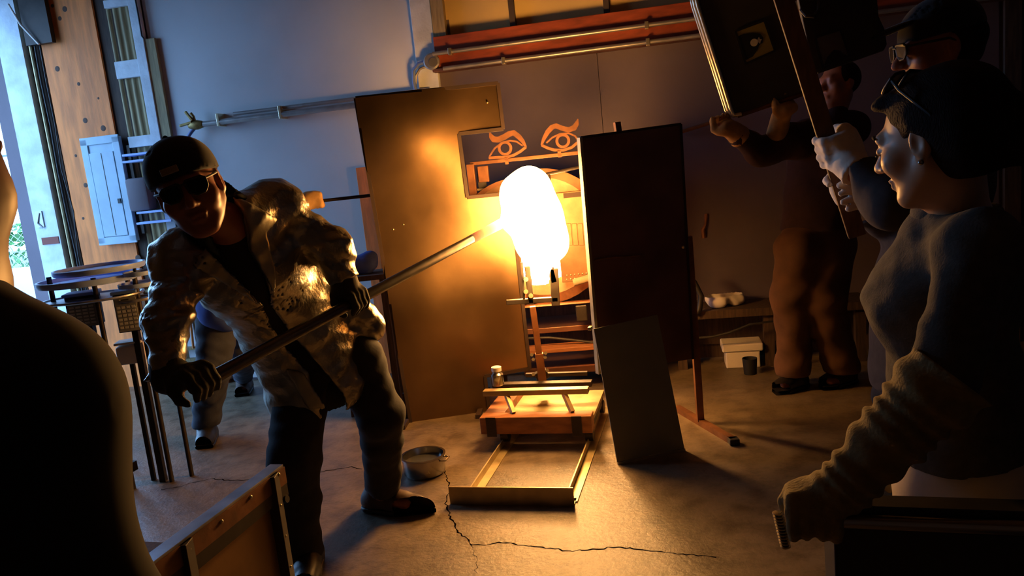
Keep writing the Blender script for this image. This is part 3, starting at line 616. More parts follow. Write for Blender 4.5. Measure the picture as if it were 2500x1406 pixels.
# post and fork
yo = thing('pipe_yoke', P(1325, 945, YK), 'rusty post with a black fork that carries the pipe, on the cart', 'stand')
p0, p1, p2 = P(1328, 958, YK), P(1316, 862, YK), P(1300, 748, YK); p0[2] = zu - .10
MB().bar(p0, p1, .045, .045, up=(0, 1, 0)).build('post_sleeve', MT['rust_steel'], yo, bevel=.003)
MB().bar(p1, p2, .034, .034, up=(0, 1, 0)).build('post', MT['rust_steel'], yo, bevel=.003)
for (x, y) in ((1298, 866), (1332, 862), (1302, 877), (1331, 872), (1302, 914), (1336, 904)):
    MB().cyl(P(x, y, YK - .03), P(x, y, YK - .012), .010, 6).build('bolt', MT['zinc'], yo)
MB().bar(P(1318, 905, YK + .02), P(1328, 925, YK + .02), .07, .05, up=(0, 1, 0)).build('clamp', MT['black_steel'], yo, bevel=.004)
MB().bar(P(1236, 738, YK), P(1362, 730, YK), .03, .026).build('cross_arm', MT['black_steel'], yo, bevel=.003)
MB().bar(P(1357, 746, YK), P(1352, 655, YK), .045, .03, up=(0, 1, 0)).build('prong', MT['black_steel'], yo, bevel=.004)
MB().bar(P(1353, 690, YK), P(1340, 640, YK), .035, .03, up=(0, 1, 0)).build('prong_tip', MT['black_steel'], yo, bevel=.004)
MB().bar(P(1297, 742, YK), P(1287, 650, YK), .030, .03, up=(0, 1, 0)).build('prong', MT['black_steel'], yo, bevel=.004)
MB().bar(P(1280, 738, YK), P(1274, 640, YK), .012, .02, up=(0, 1, 0)).build('guide_rod', MT['black_steel'], yo)
for (x, y) in ((1284, 682), (1284, 712), (1296, 722)): MB().cyl(P(x, y, YK - .035), P(x, y, YK + .01), .013, 10).build('roller', MT['zinc'], yo, smooth=True)
# small jar on the cart
jr = P(1216, 940, 4.0); jt = thing('small_jar', jr, 'small clear jar with a pale cloth on the cart beside the steel sheet', 'jar')
MB().lathe([(.03, 0), (.034, .005), (.034, .06), (.024, .07), (.024, .08)], A(jr[0], jr[1], zu + .01), seg=18).build('jar_body', MT['stainless'], jt, smooth=True)
MB().lathe([(.027, .078), (.027, .1), (.02, .103)], A(jr[0], jr[1], zu + .01), seg=18).build('lid', MT['white_plastic'], jt, smooth=True)

# ---- pot on the floor
pc = G(1038, 1154); pot = thing('steel_pot', pc * A(1, 1, 0), 'round stainless steel pot of water standing on the floor', 'pot')
MB().lathe([(.092, 0), (.101, .012), (.104, .088), (.110, .092), (.110, .095), (.099, .095), (.097, .02), (.05, .012), (.001, .012)], pc * A(1, 1, 0), seg=36).build('pot_body', MT['stainless'], pot, smooth=True)
MB().lathe([(.098, .060), (.001, .0605)], pc * A(1, 1, 0), seg=36).build('water', mat('water', (.05, .05, .05), .03, spec=.8), pot)
for a in (-.3, 2.84):
    d = A(math.cos(a), math.sin(a), 0); e = A(-d[1], d[0], 0); c = pc * A(1, 1, 0) + A(0, 0, .075)
    MB().tube([c + d * .10 - e * .03, c + d * .125 - e * .025, c + d * .125 + e * .025, c + d * .10 + e * .03], .004, 8).build('handle', MT['stainless'], pot, smooth=True)

# ---- blowpipe with the molten glass
HA, HB = P(468, 949, 2.06), P(1232, 541, 3.94); pd = nrm(HB - HA); PL = np.linalg.norm(HB - HA)
HS = P(1112, 605, 3.64); hs = np.dot(HS - HA, pd)
bp_ = thing('blowpipe', HA, 'long steel pipe with white-hot molten glass on its end', 'blowpipe')
MB().tube([HA, HA + pd * .004, HA + pd * (hs)], [.018, .0205, .0205], 20).build('steel_tube', mat('pipe_steel', (.12, .112, .105), .32, metal=.85, var=.2, scale=10), bp_, smooth=True)
MB().tube([HA - pd * .002, HA + pd * .03], [.016, .016], 16).build('mouth_bore', MT['black'], bp_)
m = bpy.data.materials.new('hot_steel'); m.use_nodes = True; nt = m.node_tree; b = nt.nodes['Principled BSDF']
b.inputs['Base Color'].default_value = (.04, .03, .025, 1); b.inputs['Roughness'].default_value = .8
tc = nt.nodes.new('ShaderNodeTexCoord'); vm = nt.nodes.new('ShaderNodeVectorMath'); vm.operation = 'DOT_PRODUCT'; vm.inputs[1].default_value = tuple(pd)
nt.links.new(tc.outputs['Object'], vm.inputs[0]); mr = nt.nodes.new('ShaderNodeMapRange'); mr.inputs[1].default_value = hs; mr.inputs[2].default_value = PL - .04
nt.links.new(vm.outputs['Value'], mr.inputs[0])
cr = nt.nodes.new('ShaderNodeValToRGB'); el = cr.color_ramp.elements; el[0].color = (0, 0, 0, 1); el[1].color = (1, .80, .42, 1)
for ps, c_ in ((.10, (.10, .005, .004, 1)), (.26, (.50, .07, .015, 1)), (.50, (.90, .34, .06, 1))):
    e = el.new(ps); e.color = c_
nt.links.new(mr.outputs[0], cr.inputs[0]); nt.links.new(cr.outputs[0], b.inputs['Emission Color']); b.inputs['Emission Strength'].default_value = 4.0
MATS['hot_steel'] = m
pts = [HA + pd * (hs + (PL + .06 - hs) * t) for t in np.linspace(0, 1, 8)]
MB().tube(pts, np.linspace(.021, .027, 8), 20).build('hot_end', m, bp_, smooth=True)

# ---- along the wall at the right
lb_ = thing('low_bench', G(1800, 880) * A(1, 1, 0), 'low dark bench along the wall behind the white box', 'bench')
ua, ub = wuz(1640, 780, .3)[0], wuz(2120, 690, .3)[0]; zb_ = wuz(1800, 752, .3)[1]
wbox(MB(), ua, ub, zb_ - .05, zb_, .34, .30).build('bench_top', MT['dark_wood'], lb_)
for uu in (ua + .05, (ua + ub) / 2, ub - .05): wbox(MB(), uu - .03, uu + .03, 0, zb_ - .05, .30, .06).build('leg', MT['dark_wood'], lb_)
wbox(MB(), ua, ub, .1, zb_ - .05, .06, .02).build('back_board', MT['dark_wood'], lb_)
m = MB().tube([WP(1672, 672, .36), WP(1696, 690, .36), WP(1712, 722, .36), WP(1708, 755, .36), WP(1698, 768, .36)], .018, 10)
m.build('black_hose', MT['black_cable'], smooth=True, label='thick black hose arching out behind the dark shield', cat='hose')
m = MB().tube([WP(1690, 826, .42), WP(1740, 822, .42), WP(1780, 812, .42), WP(1830, 792, .42), WP(1890, 784, .42), WP(1905, 830, .42), WP(1900, 880, .42)], .008, 8)
m.build('black_cable', MT['black_cable'], smooth=True, label='thin black cable drooping across the white bag by the wall', cat='cable')
bx = G(1812, 890); bx = A(bx[0], bx[1], 0); xt = thing('white_box', bx, 'white plastic box standing on the floor by the wall', 'box')
yr = frame(WN * -1, (0, 0, 1))
MB().box(bx + A(0, 0, .055), (.105, .08, .055), yr).build('box_body', MT['white_plastic'], xt, bevel=.008); MB().box(bx + A(0, 0, .135), (.125, .09, .025), yr).build('lid', MT['white_plastic'], xt, bevel=.008)
cx = G(1832, 912); MB().lathe([(.038, 0), (.045, .1), (.041, .1), (.036, .01), (.001, .01)], cx * A(1, 1, 0), seg=20).build('dark_cup', MT['black'], smooth=True, label='dark cup standing in front of the white box', cat='cup')
m = MB().tube([WP(1724, 522, .02), WP(1722, 550, .03), WP(1716, 560, .03), WP(1718, 580, .02)], [.014, .012, .016, .018], 8)
m.build('wall_hook', MT['rust_steel'], smooth=True, label='small dark hook on the wall beside the dark shield', cat='hook')
m = MB().tube([WP(1640, 329, .05), WP(1760, 292, .05)], .012, 8)
m.build('wall_pipe', MT['rust_steel'], smooth=True, label='short rusty pipe on the wall above the dark shield', cat='pipe')
# ------------------------------------------------------------------ smooth solids: blended shapes turned into one continuous surface
def axis_pts(lo, hi, h, fine=()):
    xs = [lo]
    while xs[-1] < hi:
        step = h
        for (a, b, h2) in fine:
            if a - h <= xs[-1] <= b: step = min(step, h2)
        xs.append(xs[-1] + step)
    return np.array(xs, np.float32)
class Solid:
    def __init__(s, lo, hi, h, fine=None, big=0.12):
        fine = fine or ([], [], [])
        s.ax = [axis_pts(lo[i], hi[i], h, fine[i]) for i in range(3)]
        s.big = big; s.F = np.full([len(a) for a in s.ax], big, np.float32)
    def sub(s, lo, hi):
        sl = []
        for i in range(3):
            a = np.searchsorted(s.ax[i], lo[i]); b = np.searchsorted(s.ax[i], hi[i]); sl.append(slice(max(0, a - 1), min(len(s.ax[i]), b + 1)))
        return tuple(sl)
    def grid(s, sl): return s.ax[0][sl[0]][:, None, None], s.ax[1][sl[1]][None, :, None], s.ax[2][sl[2]][None, None, :]
    def put(s, sl, d, k, mode):
        f = s.F[sl]
        if mode == 'add':
            if k > 0:
                h = np.maximum(k - np.abs(f - d), 0) / k; s.F[sl] = np.minimum(f, d) - h * h * k * 0.25
            else: s.F[sl] = np.minimum(f, d)
        else:
            d = -d
            if k > 0:
                h = np.maximum(k - np.abs(f - d), 0) / k; s.F[sl] = np.maximum(f, d) + h * h * k * 0.25
            else: s.F[sl] = np.maximum(f, d)
    def cone(s, a, b, ra, rb=None, k=0.03, flat=None, mode='add'):
        rb = ra if rb is None else rb; a = np.asarray(a, float); b = np.asarray(b, float); m = max(ra, rb) * (max(1, flat[1]) if flat else 1) + s.big
        sl = s.sub(np.minimum(a, b) - m, np.maximum(a, b) + m); x, y, z = s.grid(sl)
        if x.size == 0 or y.size == 0 or z.size == 0: return s
        ba = b - a; L = float(ba @ ba) + 1e-9
        px, py, pz = x - a[0], y - a[1], z - a[2]
        t = np.clip((px * ba[0] + py * ba[1] + pz * ba[2]) / L, 0, 1)
        qx, qy, qz = px - t * ba[0], py - t * ba[1], pz - t * ba[2]
        r2 = qx * qx + qy * qy + qz * qz
        if flat is not None:
            n = nrm(flat[0]); qn = qx * n[0] + qy * n[1] + qz * n[2]; r2 = r2 + qn * qn * (1 / flat[1] ** 2 - 1)
        s.put(sl, (np.sqrt(np.maximum(r2, 0)) - (ra + (rb - ra) * t)).astype(np.float32), k, mode); return s
    def chain(s, pts, rs, k=0.02, **kw):
        for i in range(len(pts) - 1): s.cone(pts[i], pts[i + 1], rs[i], rs[i + 1], k, **kw)
        return s
    def ell(s, c, r, R=None, k=0.02, mode='add'):
        c = np.asarray(c, float); r = np.asarray(np.broadcast_to(r, (3,)), float); R = np.eye(3) if R is None else R; m = r.max() + s.big
        sl = s.sub(c - m, c + m); x, y, z = s.grid(sl); x, y, z = x - c[0], y - c[1], z - c[2]
        if x.size == 0 or y.size == 0 or z.size == 0: return s
        k0 = 0; k1 = 0
        for i in range(3):
            q = (x * R[0, i] + y * R[1, i] + z * R[2, i]) / r[i]; k0 = k0 + q * q; k1 = k1 + (q / r[i]) ** 2
        k0 = np.sqrt(k0); k1 = np.sqrt(k1) + 1e-6
        s.put(sl, (k0 * (k0 - 1) / k1).astype(np.float32), k, mode); return s
    def box(s, c, h, R=None, rd=0.01, k=0.01, mode='add'):
        c = np.asarray(c, float); h = np.asarray(h, float); R = np.eye(3) if R is None else R; m = np.linalg.norm(h) + s.big
        sl = s.sub(c - m, c + m); x, y, z = s.grid(sl); x, y, z = x - c[0], y - c[1], z - c[2]; q = []
        if x.size == 0 or y.size == 0 or z.size == 0: return s
        for i in range(3): q.append(np.abs(x * R[0, i] + y * R[1, i] + z * R[2, i]) - (h[i] - rd))
        d = np.sqrt(sum(np.maximum(a, 0) ** 2 for a in q)) + np.minimum(np.maximum(np.maximum(q[0], q[1]), q[2]), 0) - rd
        s.put(sl, d.astype(np.float32), k, mode); return s
    def cut(s, p, n, k=0.0, near=None):                                   # remove everything on the side n points to (near: only within a ball)
        n = nrm(n); x, y, z = s.grid((slice(None),) * 3)
        d = -((x - p[0]) * n[0] + (y - p[1]) * n[1] + (z - p[2]) * n[2])
        if near: d = np.maximum(d, np.sqrt((x - near[0][0]) ** 2 + (y - near[0][1]) ** 2 + (z - near[0][2]) ** 2) - near[1])
        s.put((slice(None),) * 3, np.broadcast_to(d, s.F.shape).astype(np.float32), k, 'sub'); return s
    def polyprism(s, poly, p0, ex, ey, ez, z0, z1):                       # distance field of a polygon (ex, ey) pushed from z0 to z1 along ez
        x, y, z = s.grid((slice(None),) * 3); x, y, z = x - p0[0], y - p0[1], z - p0[2]
        u = x * ex[0] + y * ex[1] + z * ex[2]; v = x * ey[0] + y * ey[1] + z * ey[2]; w_ = x * ez[0] + y * ez[1] + z * ez[2]
        u, v = np.broadcast_to(u, s.F.shape), np.broadcast_to(v, s.F.shape)
        d = np.full(s.F.shape, 1e9, np.float32); ins = np.zeros(s.F.shape, bool); n = len(poly)
        for i in range(n):
            a, b = poly[i], poly[(i + 1) % n]; e = (b[0] - a[0], b[1] - a[1]); wu, wv = u - a[0], v - a[1]
            t = np.clip((wu * e[0] + wv * e[1]) / (e[0] ** 2 + e[1] ** 2), 0, 1)
            d = np.minimum(d, (wu - e[0] * t) ** 2 + (wv - e[1] * t) ** 2)
            c = ((a[1] > v) != (b[1] > v)) & (u < (b[0] - a[0]) * (v - a[1]) / (b[1] - a[1] + 1e-12) + a[0]); ins ^= c
        d = np.sqrt(d); d = np.where(ins, -d, d)
        return np.maximum(d, np.maximum(z0 - w_, w_ - z1)).astype(np.float32)
    def folds(s, amp, freq, seed=0, n=4, along=None):
        rnd = np.random.RandomState(seed); x, y, z = s.grid((slice(None),) * 3); t = 0
        for i in range(n):
            d = rnd.randn(3); d /= np.linalg.norm(d)
            if along is not None: d = nrm(nrm(along) * 1.6 + d)
            f = freq * rnd.uniform(.6, 1.5); t = t + np.sin(f * (x * d[0] + y * d[1] + z * d[2]) + rnd.uniform(0, 6) + 1.5 * np.sin(f * .4 * (x * d[1] + y * d[2] + z * d[0])))
        s.F += (amp / n ** .5) * t.astype(np.float32); return s
    def ridges(s, amp, freq, along, seed=0, n=3, warp=2.0):                 # sharp creases running across 'along'
        rnd = np.random.RandomState(seed); x, y, z = s.grid((slice(None),) * 3); t = 0
        for i in range(n):
            d = nrm(nrm(along) + rnd.randn(3) * .45); e = rnd.randn(3); f = freq * rnd.uniform(.7, 1.4)
            t = t + 1 - 2 * np.abs(np.sin(.5 * f * (x * d[0] + y * d[1] + z * d[2]) + warp * np.sin(9 * (x * e[0] + y * e[1] + z * e[2]) + rnd.uniform(0, 6))))
        s.F -= (amp / n ** .5) * t.astype(np.float32); return s
    def shell(s, t): s.F = np.maximum(s.F, -(s.F + t)); return s
    def mesh(s):
        F = s.F; S = F < 0; nx, ny, nz = F.shape
        c = np.zeros((nx - 1, ny - 1, nz - 1), np.int8)
        for i in (0, 1):
            for j in (0, 1):
                for k in (0, 1): c += S[i:nx - 1 + i, j:ny - 1 + j, k:nz - 1 + k]
        act = (c > 0) & (c < 8); I = np.argwhere(act)
        if len(I) == 0: return np.zeros((0, 3)), np.zeros((0, 4), int)
        idx = np.full(act.shape, -1, np.int64); idx[act] = np.arange(len(I))
        pos = np.zeros((len(I), 3)); cnt = np.zeros(len(I)); X = s.ax
        for axn in range(3):
            o1, o2 = [q for q in range(3) if q != axn]
            for a in (0, 1):
                for b in (0, 1):
                    i0 = I.copy(); i0[:, o1] += a; i0[:, o2] += b; i1 = i0.copy(); i1[:, axn] += 1
                    f0 = F[i0[:, 0], i0[:, 1], i0[:, 2]]; f1 = F[i1[:, 0], i1[:, 1], i1[:, 2]]
                    mk = (f0 < 0) != (f1 < 0)
                    if not mk.any(): continue
                    t = f0[mk] / (f0[mk] - f1[mk])
                    p0 = np.column_stack([X[q][i0[mk][:, q]] for q in range(3)]); p1 = np.column_stack([X[q][i1[mk][:, q]] for q in range(3)])
                    pos[mk] += p0 + (p1 - p0) * t[:, None]; cnt[mk] += 1
        pos /= cnt[:, None]; Q = []
        for axn in range(3):
            o1, o2 = [(1, 2), (2, 0), (0, 1)][axn]
            sl0 = [slice(1, -1)] * 3; sl1 = [slice(1, -1)] * 3; sl0[axn] = slice(0, -1); sl1[axn] = slice(1, None)
            A0, A1 = S[tuple(sl0)], S[tuple(sl1)]
            E_ = np.argwhere(A0 != A1)
            if len(E_) == 0: continue
            neg = A0[E_[:, 0], E_[:, 1], E_[:, 2]]; E_ = E_.copy(); E_[:, o1] += 1; E_[:, o2] += 1
            q = []
            for (da, db) in ((-1, -1), (0, -1), (0, 0), (-1, 0)):
                j = E_.copy(); j[:, o1] += da; j[:, o2] += db; q.append(idx[j[:, 0], j[:, 1], j[:, 2]])
            q = np.column_stack(q); q[~neg] = q[~neg][:, ::-1]; Q.append(q)
        Q = np.vstack(Q); return pos, Q[(Q >= 0).all(1)]
    def build(s, name, m, parent=None, label=None, cat=None, smooth_it=1, keep=None, org=None):
        V, Q = s.mesh()
        lab = np.arange(len(V))                                            # drop crumbs: keep connected pieces with enough faces
        while True:
            old = lab.copy(); mn = lab[Q].min(1)
            for i in range(4): np.minimum.at(lab, Q[:, i], mn)
            lab = lab[lab]
            if (lab == old).all(): break
        ql = lab[Q[:, 0]]; ids, cn = np.unique(ql, return_counts=True); Q = Q[np.isin(ql, ids[cn > .03 * len(Q)])]
        us_ = np.unique(Q); mp_ = np.full(len(V), -1); mp_[us_] = np.arange(len(us_)); V = V[us_]; Q = mp_[Q]
        for _ in range(smooth_it):
            acc = np.zeros_like(V); n = np.zeros(len(V))
            for i in range(4):
                a, b = Q[:, i], Q[:, (i + 1) % 4]
                np.add.at(acc, a, V[b]); np.add.at(n, a, 1); np.add.at(acc, b, V[a]); np.add.at(n, b, 1)
            V = V * .5 + .5 * acc / np.maximum(n, 1)[:, None]
        if org is None: org = ORG[parent] if parent is not None else A(V[:, 0].mean(), V[:, 1].mean(), V[:, 2].min())
        me = bpy.data.meshes.new(name); me.vertices.add(len(V)); me.vertices.foreach_set('co', (V - org).astype(np.float32).ravel())
        me.loops.add(len(Q) * 4); me.loops.foreach_set('vertex_index', Q.ravel().astype(np.int32))
        me.polygons.add(len(Q)); me.polygons.foreach_set('loop_start', (np.arange(len(Q)) * 4).astype(np.int32))
        me.update(calc_edges=True); me.polygons.foreach_set('use_smooth', [True] * len(Q)); me.validate()
        o = bpy.data.objects.new(name, me); COL.objects.link(o); me.materials.append(m)
        if parent is not None: o.parent = parent; o.location = tuple(org - ORG[parent])
        else: o.location = tuple(org)
        ORG[o] = np.asarray(org, float)
        return setp(o, label, cat)

# the molten glass: a heavy lopsided gather
gc = P(1310, 530, 3.96)
g_ = Solid(gc - .36, gc + .36, 0.010)
px_m = 3.96 / FPX
for (x, y, r, dy) in ((1268, 482, 50, -.02), (1292, 462, 56, 0), (1304, 520, 70, 0), (1318, 575, 66, 0), (1330, 598, 54, .0), (1245, 540, 22, -.01)):
    g_.ell(P(x, y, 3.96 + dy), A(1, .9, 1) * r * px_m, k=.05)
g_.cone(P(1322, 620, 3.98), P(1318, 700, 4.0), .055, .042, k=.05)
g_.folds(.004, 30, 3)
g_.build('molten_glass', MT['molten'], bp_)
# ------------------------------------------------------------------ people
def bbox(pts, m): p = np.array(pts); return p.min(0) - m, p.max(0) + m
def head_shape(S, c, R, s=1.0, jaw=1.0):
    L = lambda x, y, z: c + R @ (A(x, y, z) * s)
    S.ell(L(0, -.018, .034), A(.076, .097, .084) * s, R, k=.02 * s)
    S.ell(L(0, .028, -.030), A(.060, .064, .086) * s, R, k=.03 * s)
    S.cone(L(-.054, -.004, -.045), L(-.020, .066, -.098), .022 * s, .019 * s, k=.025 * s); S.cone(L(.054, -.004, -.045), L(.020, .066, -.098), .022 * s, .019 * s, k=.025 * s)
    S.ell(L(0, .074, -.099), A(.022, .018, .017) * s * jaw, R, k=.02 * s)
    S.cone(L(-.036, .080, .026), L(.036, .080, .026), .013 * s, k=.02 * s)
    for q in (-1, 1):
        S.ell(L(q * .034, .101, .004), A(.019, .015, .012) * s, R, k=.014 * s, mode='sub')
        S.ell(L(q * .044, .060, -.024), A(.026, .026, .026) * s, R, k=.025 * s)
        S.ell(L(q * .033, .086, .004), A(.0125, .0125, .0105) * s, R, k=.003 * s)
        S.ell(L(q * .079, -.010, -.004), A(.009, .020, .033) * s, R, k=.008 * s)
        S.ell(L(q * .086, -.006, .000), A(.006, .010, .018) * s, R, k=.006 * s, mode='sub')
    S.cone(L(0, .090, .014), L(0, .117, -.026), .008 * s, .0125 * s, k=.016 * s)
    for q in (-1, 1): S.ell(L(q * .013, .101, -.031), A(.009, .012, .008) * s, R, k=.008 * s)
    S.ell(L(0, .092, -.058), A(.025, .011, .0065) * s, R, k=.010 * s); S.ell(L(0, .090, -.071), A(.021, .011, .0075) * s, R, k=.010 * s)
    S.cone(L(-.022, .098, -.0645), L(.022, .098, -.0645), .0022 * s, k=.004 * s, mode='sub')
    return L
def grip(S, bp, ax, pdir, wrist, rb, th=.011, wr=.030, flip=1, palm=.046):
    ax = nrm(ax); pv = np.asarray(pdir, float); pv = nrm(pv - ax * (pv @ ax)); q = np.cross(ax, pv) * flip
    pc = bp + pv * (rb + .016); R = np.column_stack([ax, q, pv])
    S.box(pc - q * .012, A(palm, .040, .017 + th * .3), R, rd=.014, k=.015)
    ring = lambda o, a, r: bp + ax * o + r * (pv * math.cos(a) + q * math.sin(a))
    for i, ln in enumerate((.94, 1.0, .97, .84)):
        o = (i - 1.5) * (palm * .48); r = rb + th * .9
        S.chain([bp + ax * o + pv * (rb + .014) + q * .022, ring(o, .95, r + .006), ring(o, .95 + 1.05 * ln, r), ring(o, .95 + 2.0 * ln, r)], [th * 1.1, th * 1.05, th * .95, th * .8], k=.006)
    o = -palm * .9; r = rb + th
    S.chain([bp + ax * (o * .6) + pv * (rb + .016) - q * .03, ring(o, -1.0, r + .006), ring(o, -1.9, r), ring(o * .9, -2.5, r)], [th * 1.3, th * 1.2, th * 1.05, th * .9], k=.008)
    S.cone(pc - q * .03, wrist, .030 + th * .3, wr, k=.03); return S
def torso(S, j, o=0.0, k=.05, w=1.0):
    fw = j['fw']; pel, wai, che, nk = j['pel'], j['wai'], j['che'], j['nk']
    S.cone(pel, wai, (.150 + o) * w, (.135 + o) * w, k, flat=(fw, .74)); S.cone(wai, che, (.135 + o) * w, (.165 + o) * w, k, flat=(fw, .68))
    S.cone(j['sA'], j['sB'], .066 + o * .8, .066 + o * .8, k); S.cone(che, nk, .125 + o, .062 + o * .5, k, flat=(fw, .85))
def arm(S, s, e, w, o=0.0, k=.03, up=.049, el=.042, wr=.030): S.chain([s, e, w], [up + o, el + o, wr + o], k=k)
def leg(S, h, kn, an, o=0.0, k=.04, th=.085, kr=.060, ar=.042):
    S.cone(h, kn, th + o, kr + o, k); S.cone(kn, kn + (an - kn) * .35, kr + o, .058 + o, k); S.cone(kn + (an - kn) * .35, an, .058 + o, ar + o, k)
def shoe(parent, heel, toe, m, s=1.0, high=.10, sole='black_leather'):
    heel, toe = heel * A(1, 1, 0), toe * A(1, 1, 0); d = toe - heel; L = np.linalg.norm(d); d = d / L; c = heel + d * L * .5
    def mk(): return Solid(*bbox([heel - .08, toe + .08, heel + A(0, 0, high + .1)], .05), .008)
    S = mk(); h0 = heel + d * .04
    S.cone(h0 + A(0, 0, .045), toe - d * .05 + A(0, 0, .03), .044 * s, .042 * s, k=.02); S.cone(h0 + d * .02 + A(0, 0, .04), h0 + d * .03 + A(0, 0, high), .044 * s, .040 * s, k=.03)
    S.cone(h0 + d * .05 + A(0, 0, .08), toe - d * .10 + A(0, 0, .045), .036 * s, .036 * s, k=.03); S.cut(A(0, 0, .022), (0, 0, -1)); S.folds(.0015, 60, 1)
    o = S.build('shoe', MT[m], parent)
    S = mk(); S.cone(h0 + A(0, 0, .02), toe - d * .05 + A(0, 0, .02), .047 * s, .046 * s, k=.0, flat=((0, 0, 1), 1.2)); S.cut(A(0, 0, .024), (0, 0, 1)); S.cut(A(0, 0, .001), (0, 0, -1))
    S.build('sole', MT[sole], o); return o
def shades(parent, c, R, s=1.0, off=(0, 0, 0), lens='dark_lens', frame_m='black', tilt=0.0, temple=.105):
    L = lambda x, y, z: c + R @ (A(x, y, z) * s + A(*off))
    fr = MB()
    for q in (-1, 1):
        pts = [(.006, .018), (.012, .022), (.048, .021), (.057, .014), (.055, -.006), (.044, -.018), (.024, -.019), (.010, -.008)]
        ring_ = [L(q * x, .108 - .25 * max(0, x - .03), z + .008) for x, z in pts]; fr.tube(ring_ + ring_[:2], .0032 * s, 8)
        fr.tube([L(q * .056, .098, .02), L(q * .074, .07, .020), L(q * .080, .0, .018), L(q * .079, -.02, .006)], .0032 * s, 8)
    fr.tube([L(-.010, .109, .022), L(0, .113, .024), L(.010, .109, .022)], .003 * s, 8)
    g = fr.build('sunglasses', MT[frame_m], parent, smooth=True)
    for q in (-1, 1):
        pts = [(.007, .016), (.013, .020), (.047, .019), (.055, .013), (.053, -.006), (.043, -.016), (.025, -.017), (.012, -.007)]
        MB().prism([L(q * x, .107 - .25 * max(0, x - .03), z + .008) for x, z in pts], R @ A(0, .003 * s, 0)).build('lens', MT[lens], g)
    return g
def cap_part(parent, c, R, m, s=1.0, brim=1, low=.012, tilt=.12, size=1.0):
    L = lambda x, y, z: c + R @ (A(x, y, z) * s)
    S = Solid(*bbox([c], .19 * s), .007)
    S.ell(L(0, -.016, .038), A(.089, .112, .092) * s * size, R, k=0); S.ell(L(0, -.02, .072), A(.075, .09, .062) * s * size, R, k=.03); S.cut(L(0, 0, low), R @ A(0, math.sin(tilt), -math.cos(tilt))); S.shell(.010 * s)
    o = S.build('cap', MT[m], parent)
    MB().ball(L(0, -.02, .135 * size), .008 * s, 10, 6).build('button', MT[m], o, smooth=True)
    S = Solid(*bbox([L(0, brim * .14, .0)], .13 * s), .006)
    z0 = low + .012 + (.03 if brim > 0 else -.02); S.ell(L(0, brim * .115, z0), A(.078, .085, .010) * s, R @ np.array(Matrix.Rotation(-.18 * brim, 3, 'X')), k=0)
    S.cut(L(0, brim * .075, 0), R @ A(0, -brim, 0)); S.build('brim', MT[m], o)
    return o

# ================================================================== the person in the silver jacket
j = dict(nk=P(556, 548, 2.44), che=P(606, 640, 2.60), wai=P(700, 770, 2.84), pel=P(775, 872, 2.97), sA=P(672, 512, 2.66), sB=P(446, 640, 2.42))
lat = nrm(j['sA'] - j['sB']); axs = nrm(j['che'] - j['pel']); j['fw'] = nrm(np.cross(lat, axs)); j['fw'] = j['fw'] if j['fw'][1] < 0 else -j['fw']
lat = nrm(np.cross(axs, j['fw'])); lat = lat if lat[0] > 0 else -lat
hc = P(463, 463, 2.28); up = nrm(P(413, 350, 2.28) - P(516, 560, 2.32)); HR = frame(nrm(A(.30, -1, -.10)), up); hs_ = 1.12
eA, wA = P(806, 608, 2.74), P(852, 708, 2.8); eB, wB = P(408, 785, 2.24), P(410, 925, 2.12)
hA, kA, aA = P(868, 880, 3.0), P(930, 1015, 2.98), P(936, 1195, 3.16); hB, kB, aB = P(742, 900, 2.92), P(716, 1130, 2.72), P(738, 1345, 2.74)
pA_t = (.5 * (P(860, 745, 1) - CAM))
# the point of the pipe under each hand
def on_pipe(px):
    best = min(np.linspace(-.02, PL, 600), key=lambda t: abs(1250 + FPX * ((HA + pd * t - CAM) @ _R) / ((HA + pd * t - CAM) @ _F) - px)); return HA + pd * best
gA, gB = on_pipe(862), on_pipe(476) + pd * .01
wA = gA + nrm(eA - gA) * .085; wB = P(412, 922, 2.12)
foot0 = A(gA[0] - .2, 2.9, 0)
per = thing('person', foot0, 'person in silver heat jacket, black cap and sunglasses holding the long pipe', 'person')
allp = [hc, *[j[k] for k in ('nk', 'pel', 'sA', 'sB')], eA, wA, eB, wB, kA, aA, kB, aB, gA, gB, A(aA[0], aA[1], 0), A(aB[0], aB[1], 0)]
lo, hi = bbox(allp, .2)
fine = ([(hc[0] - .13, hc[0] + .13, .006)], [(hc[1] - .15, hc[1] + .15, .006)], [(hc[2] - .17, hc[2] + .17, .006)])
S = Solid(lo, hi, .013, fine); torso(S, j); arm(S, j['sA'], eA, wA); arm(S, j['sB'], eB, wB); leg(S, hA, kA, aA); leg(S, hB, kB, aB)
grip(S, gA, pd, eA - gA, wA, .023, th=.008); grip(S, gB, pd, A(-.6, -.5, .6), wB, .023, th=.008)
for a, h_, t in ((aA, G(893, 1240), G(1062, 1262)), (aB, A(aB[0] + .01, aB[1] + .09, 0), A(aB[0] + .05, aB[1] - .20, 0))):
    q0, q1 = h_ * A(1, 1, 0) + (t - h_) * .25, h_ * A(1, 1, 0) + (t - h_) * .6; q0[2], q1[2] = .06, .045; S.cone(a, q0, .042, .034, k=.03); S.cone(q0, q1, .034, .026, k=.02)
L = head_shape(S, hc, HR, hs_); S.cone(L(0, -.02, -.06), j['nk'] + axs * .0, .056, .062, k=.03)
S.build('body', MT['skin'], per)
cp = cap_part(per, hc, HR, 'black_cotton', hs_, brim=-1, low=.030, tilt=.16, size=1.03)
MB().box(L(.012, .105, .066), A(.024, .003, .010), HR @ np.array(Matrix.Rotation(.42, 3, 'X'))).build('label_patch', MT['angle_steel'], cp, bevel=.002)
shades(per, hc, HR, hs_)
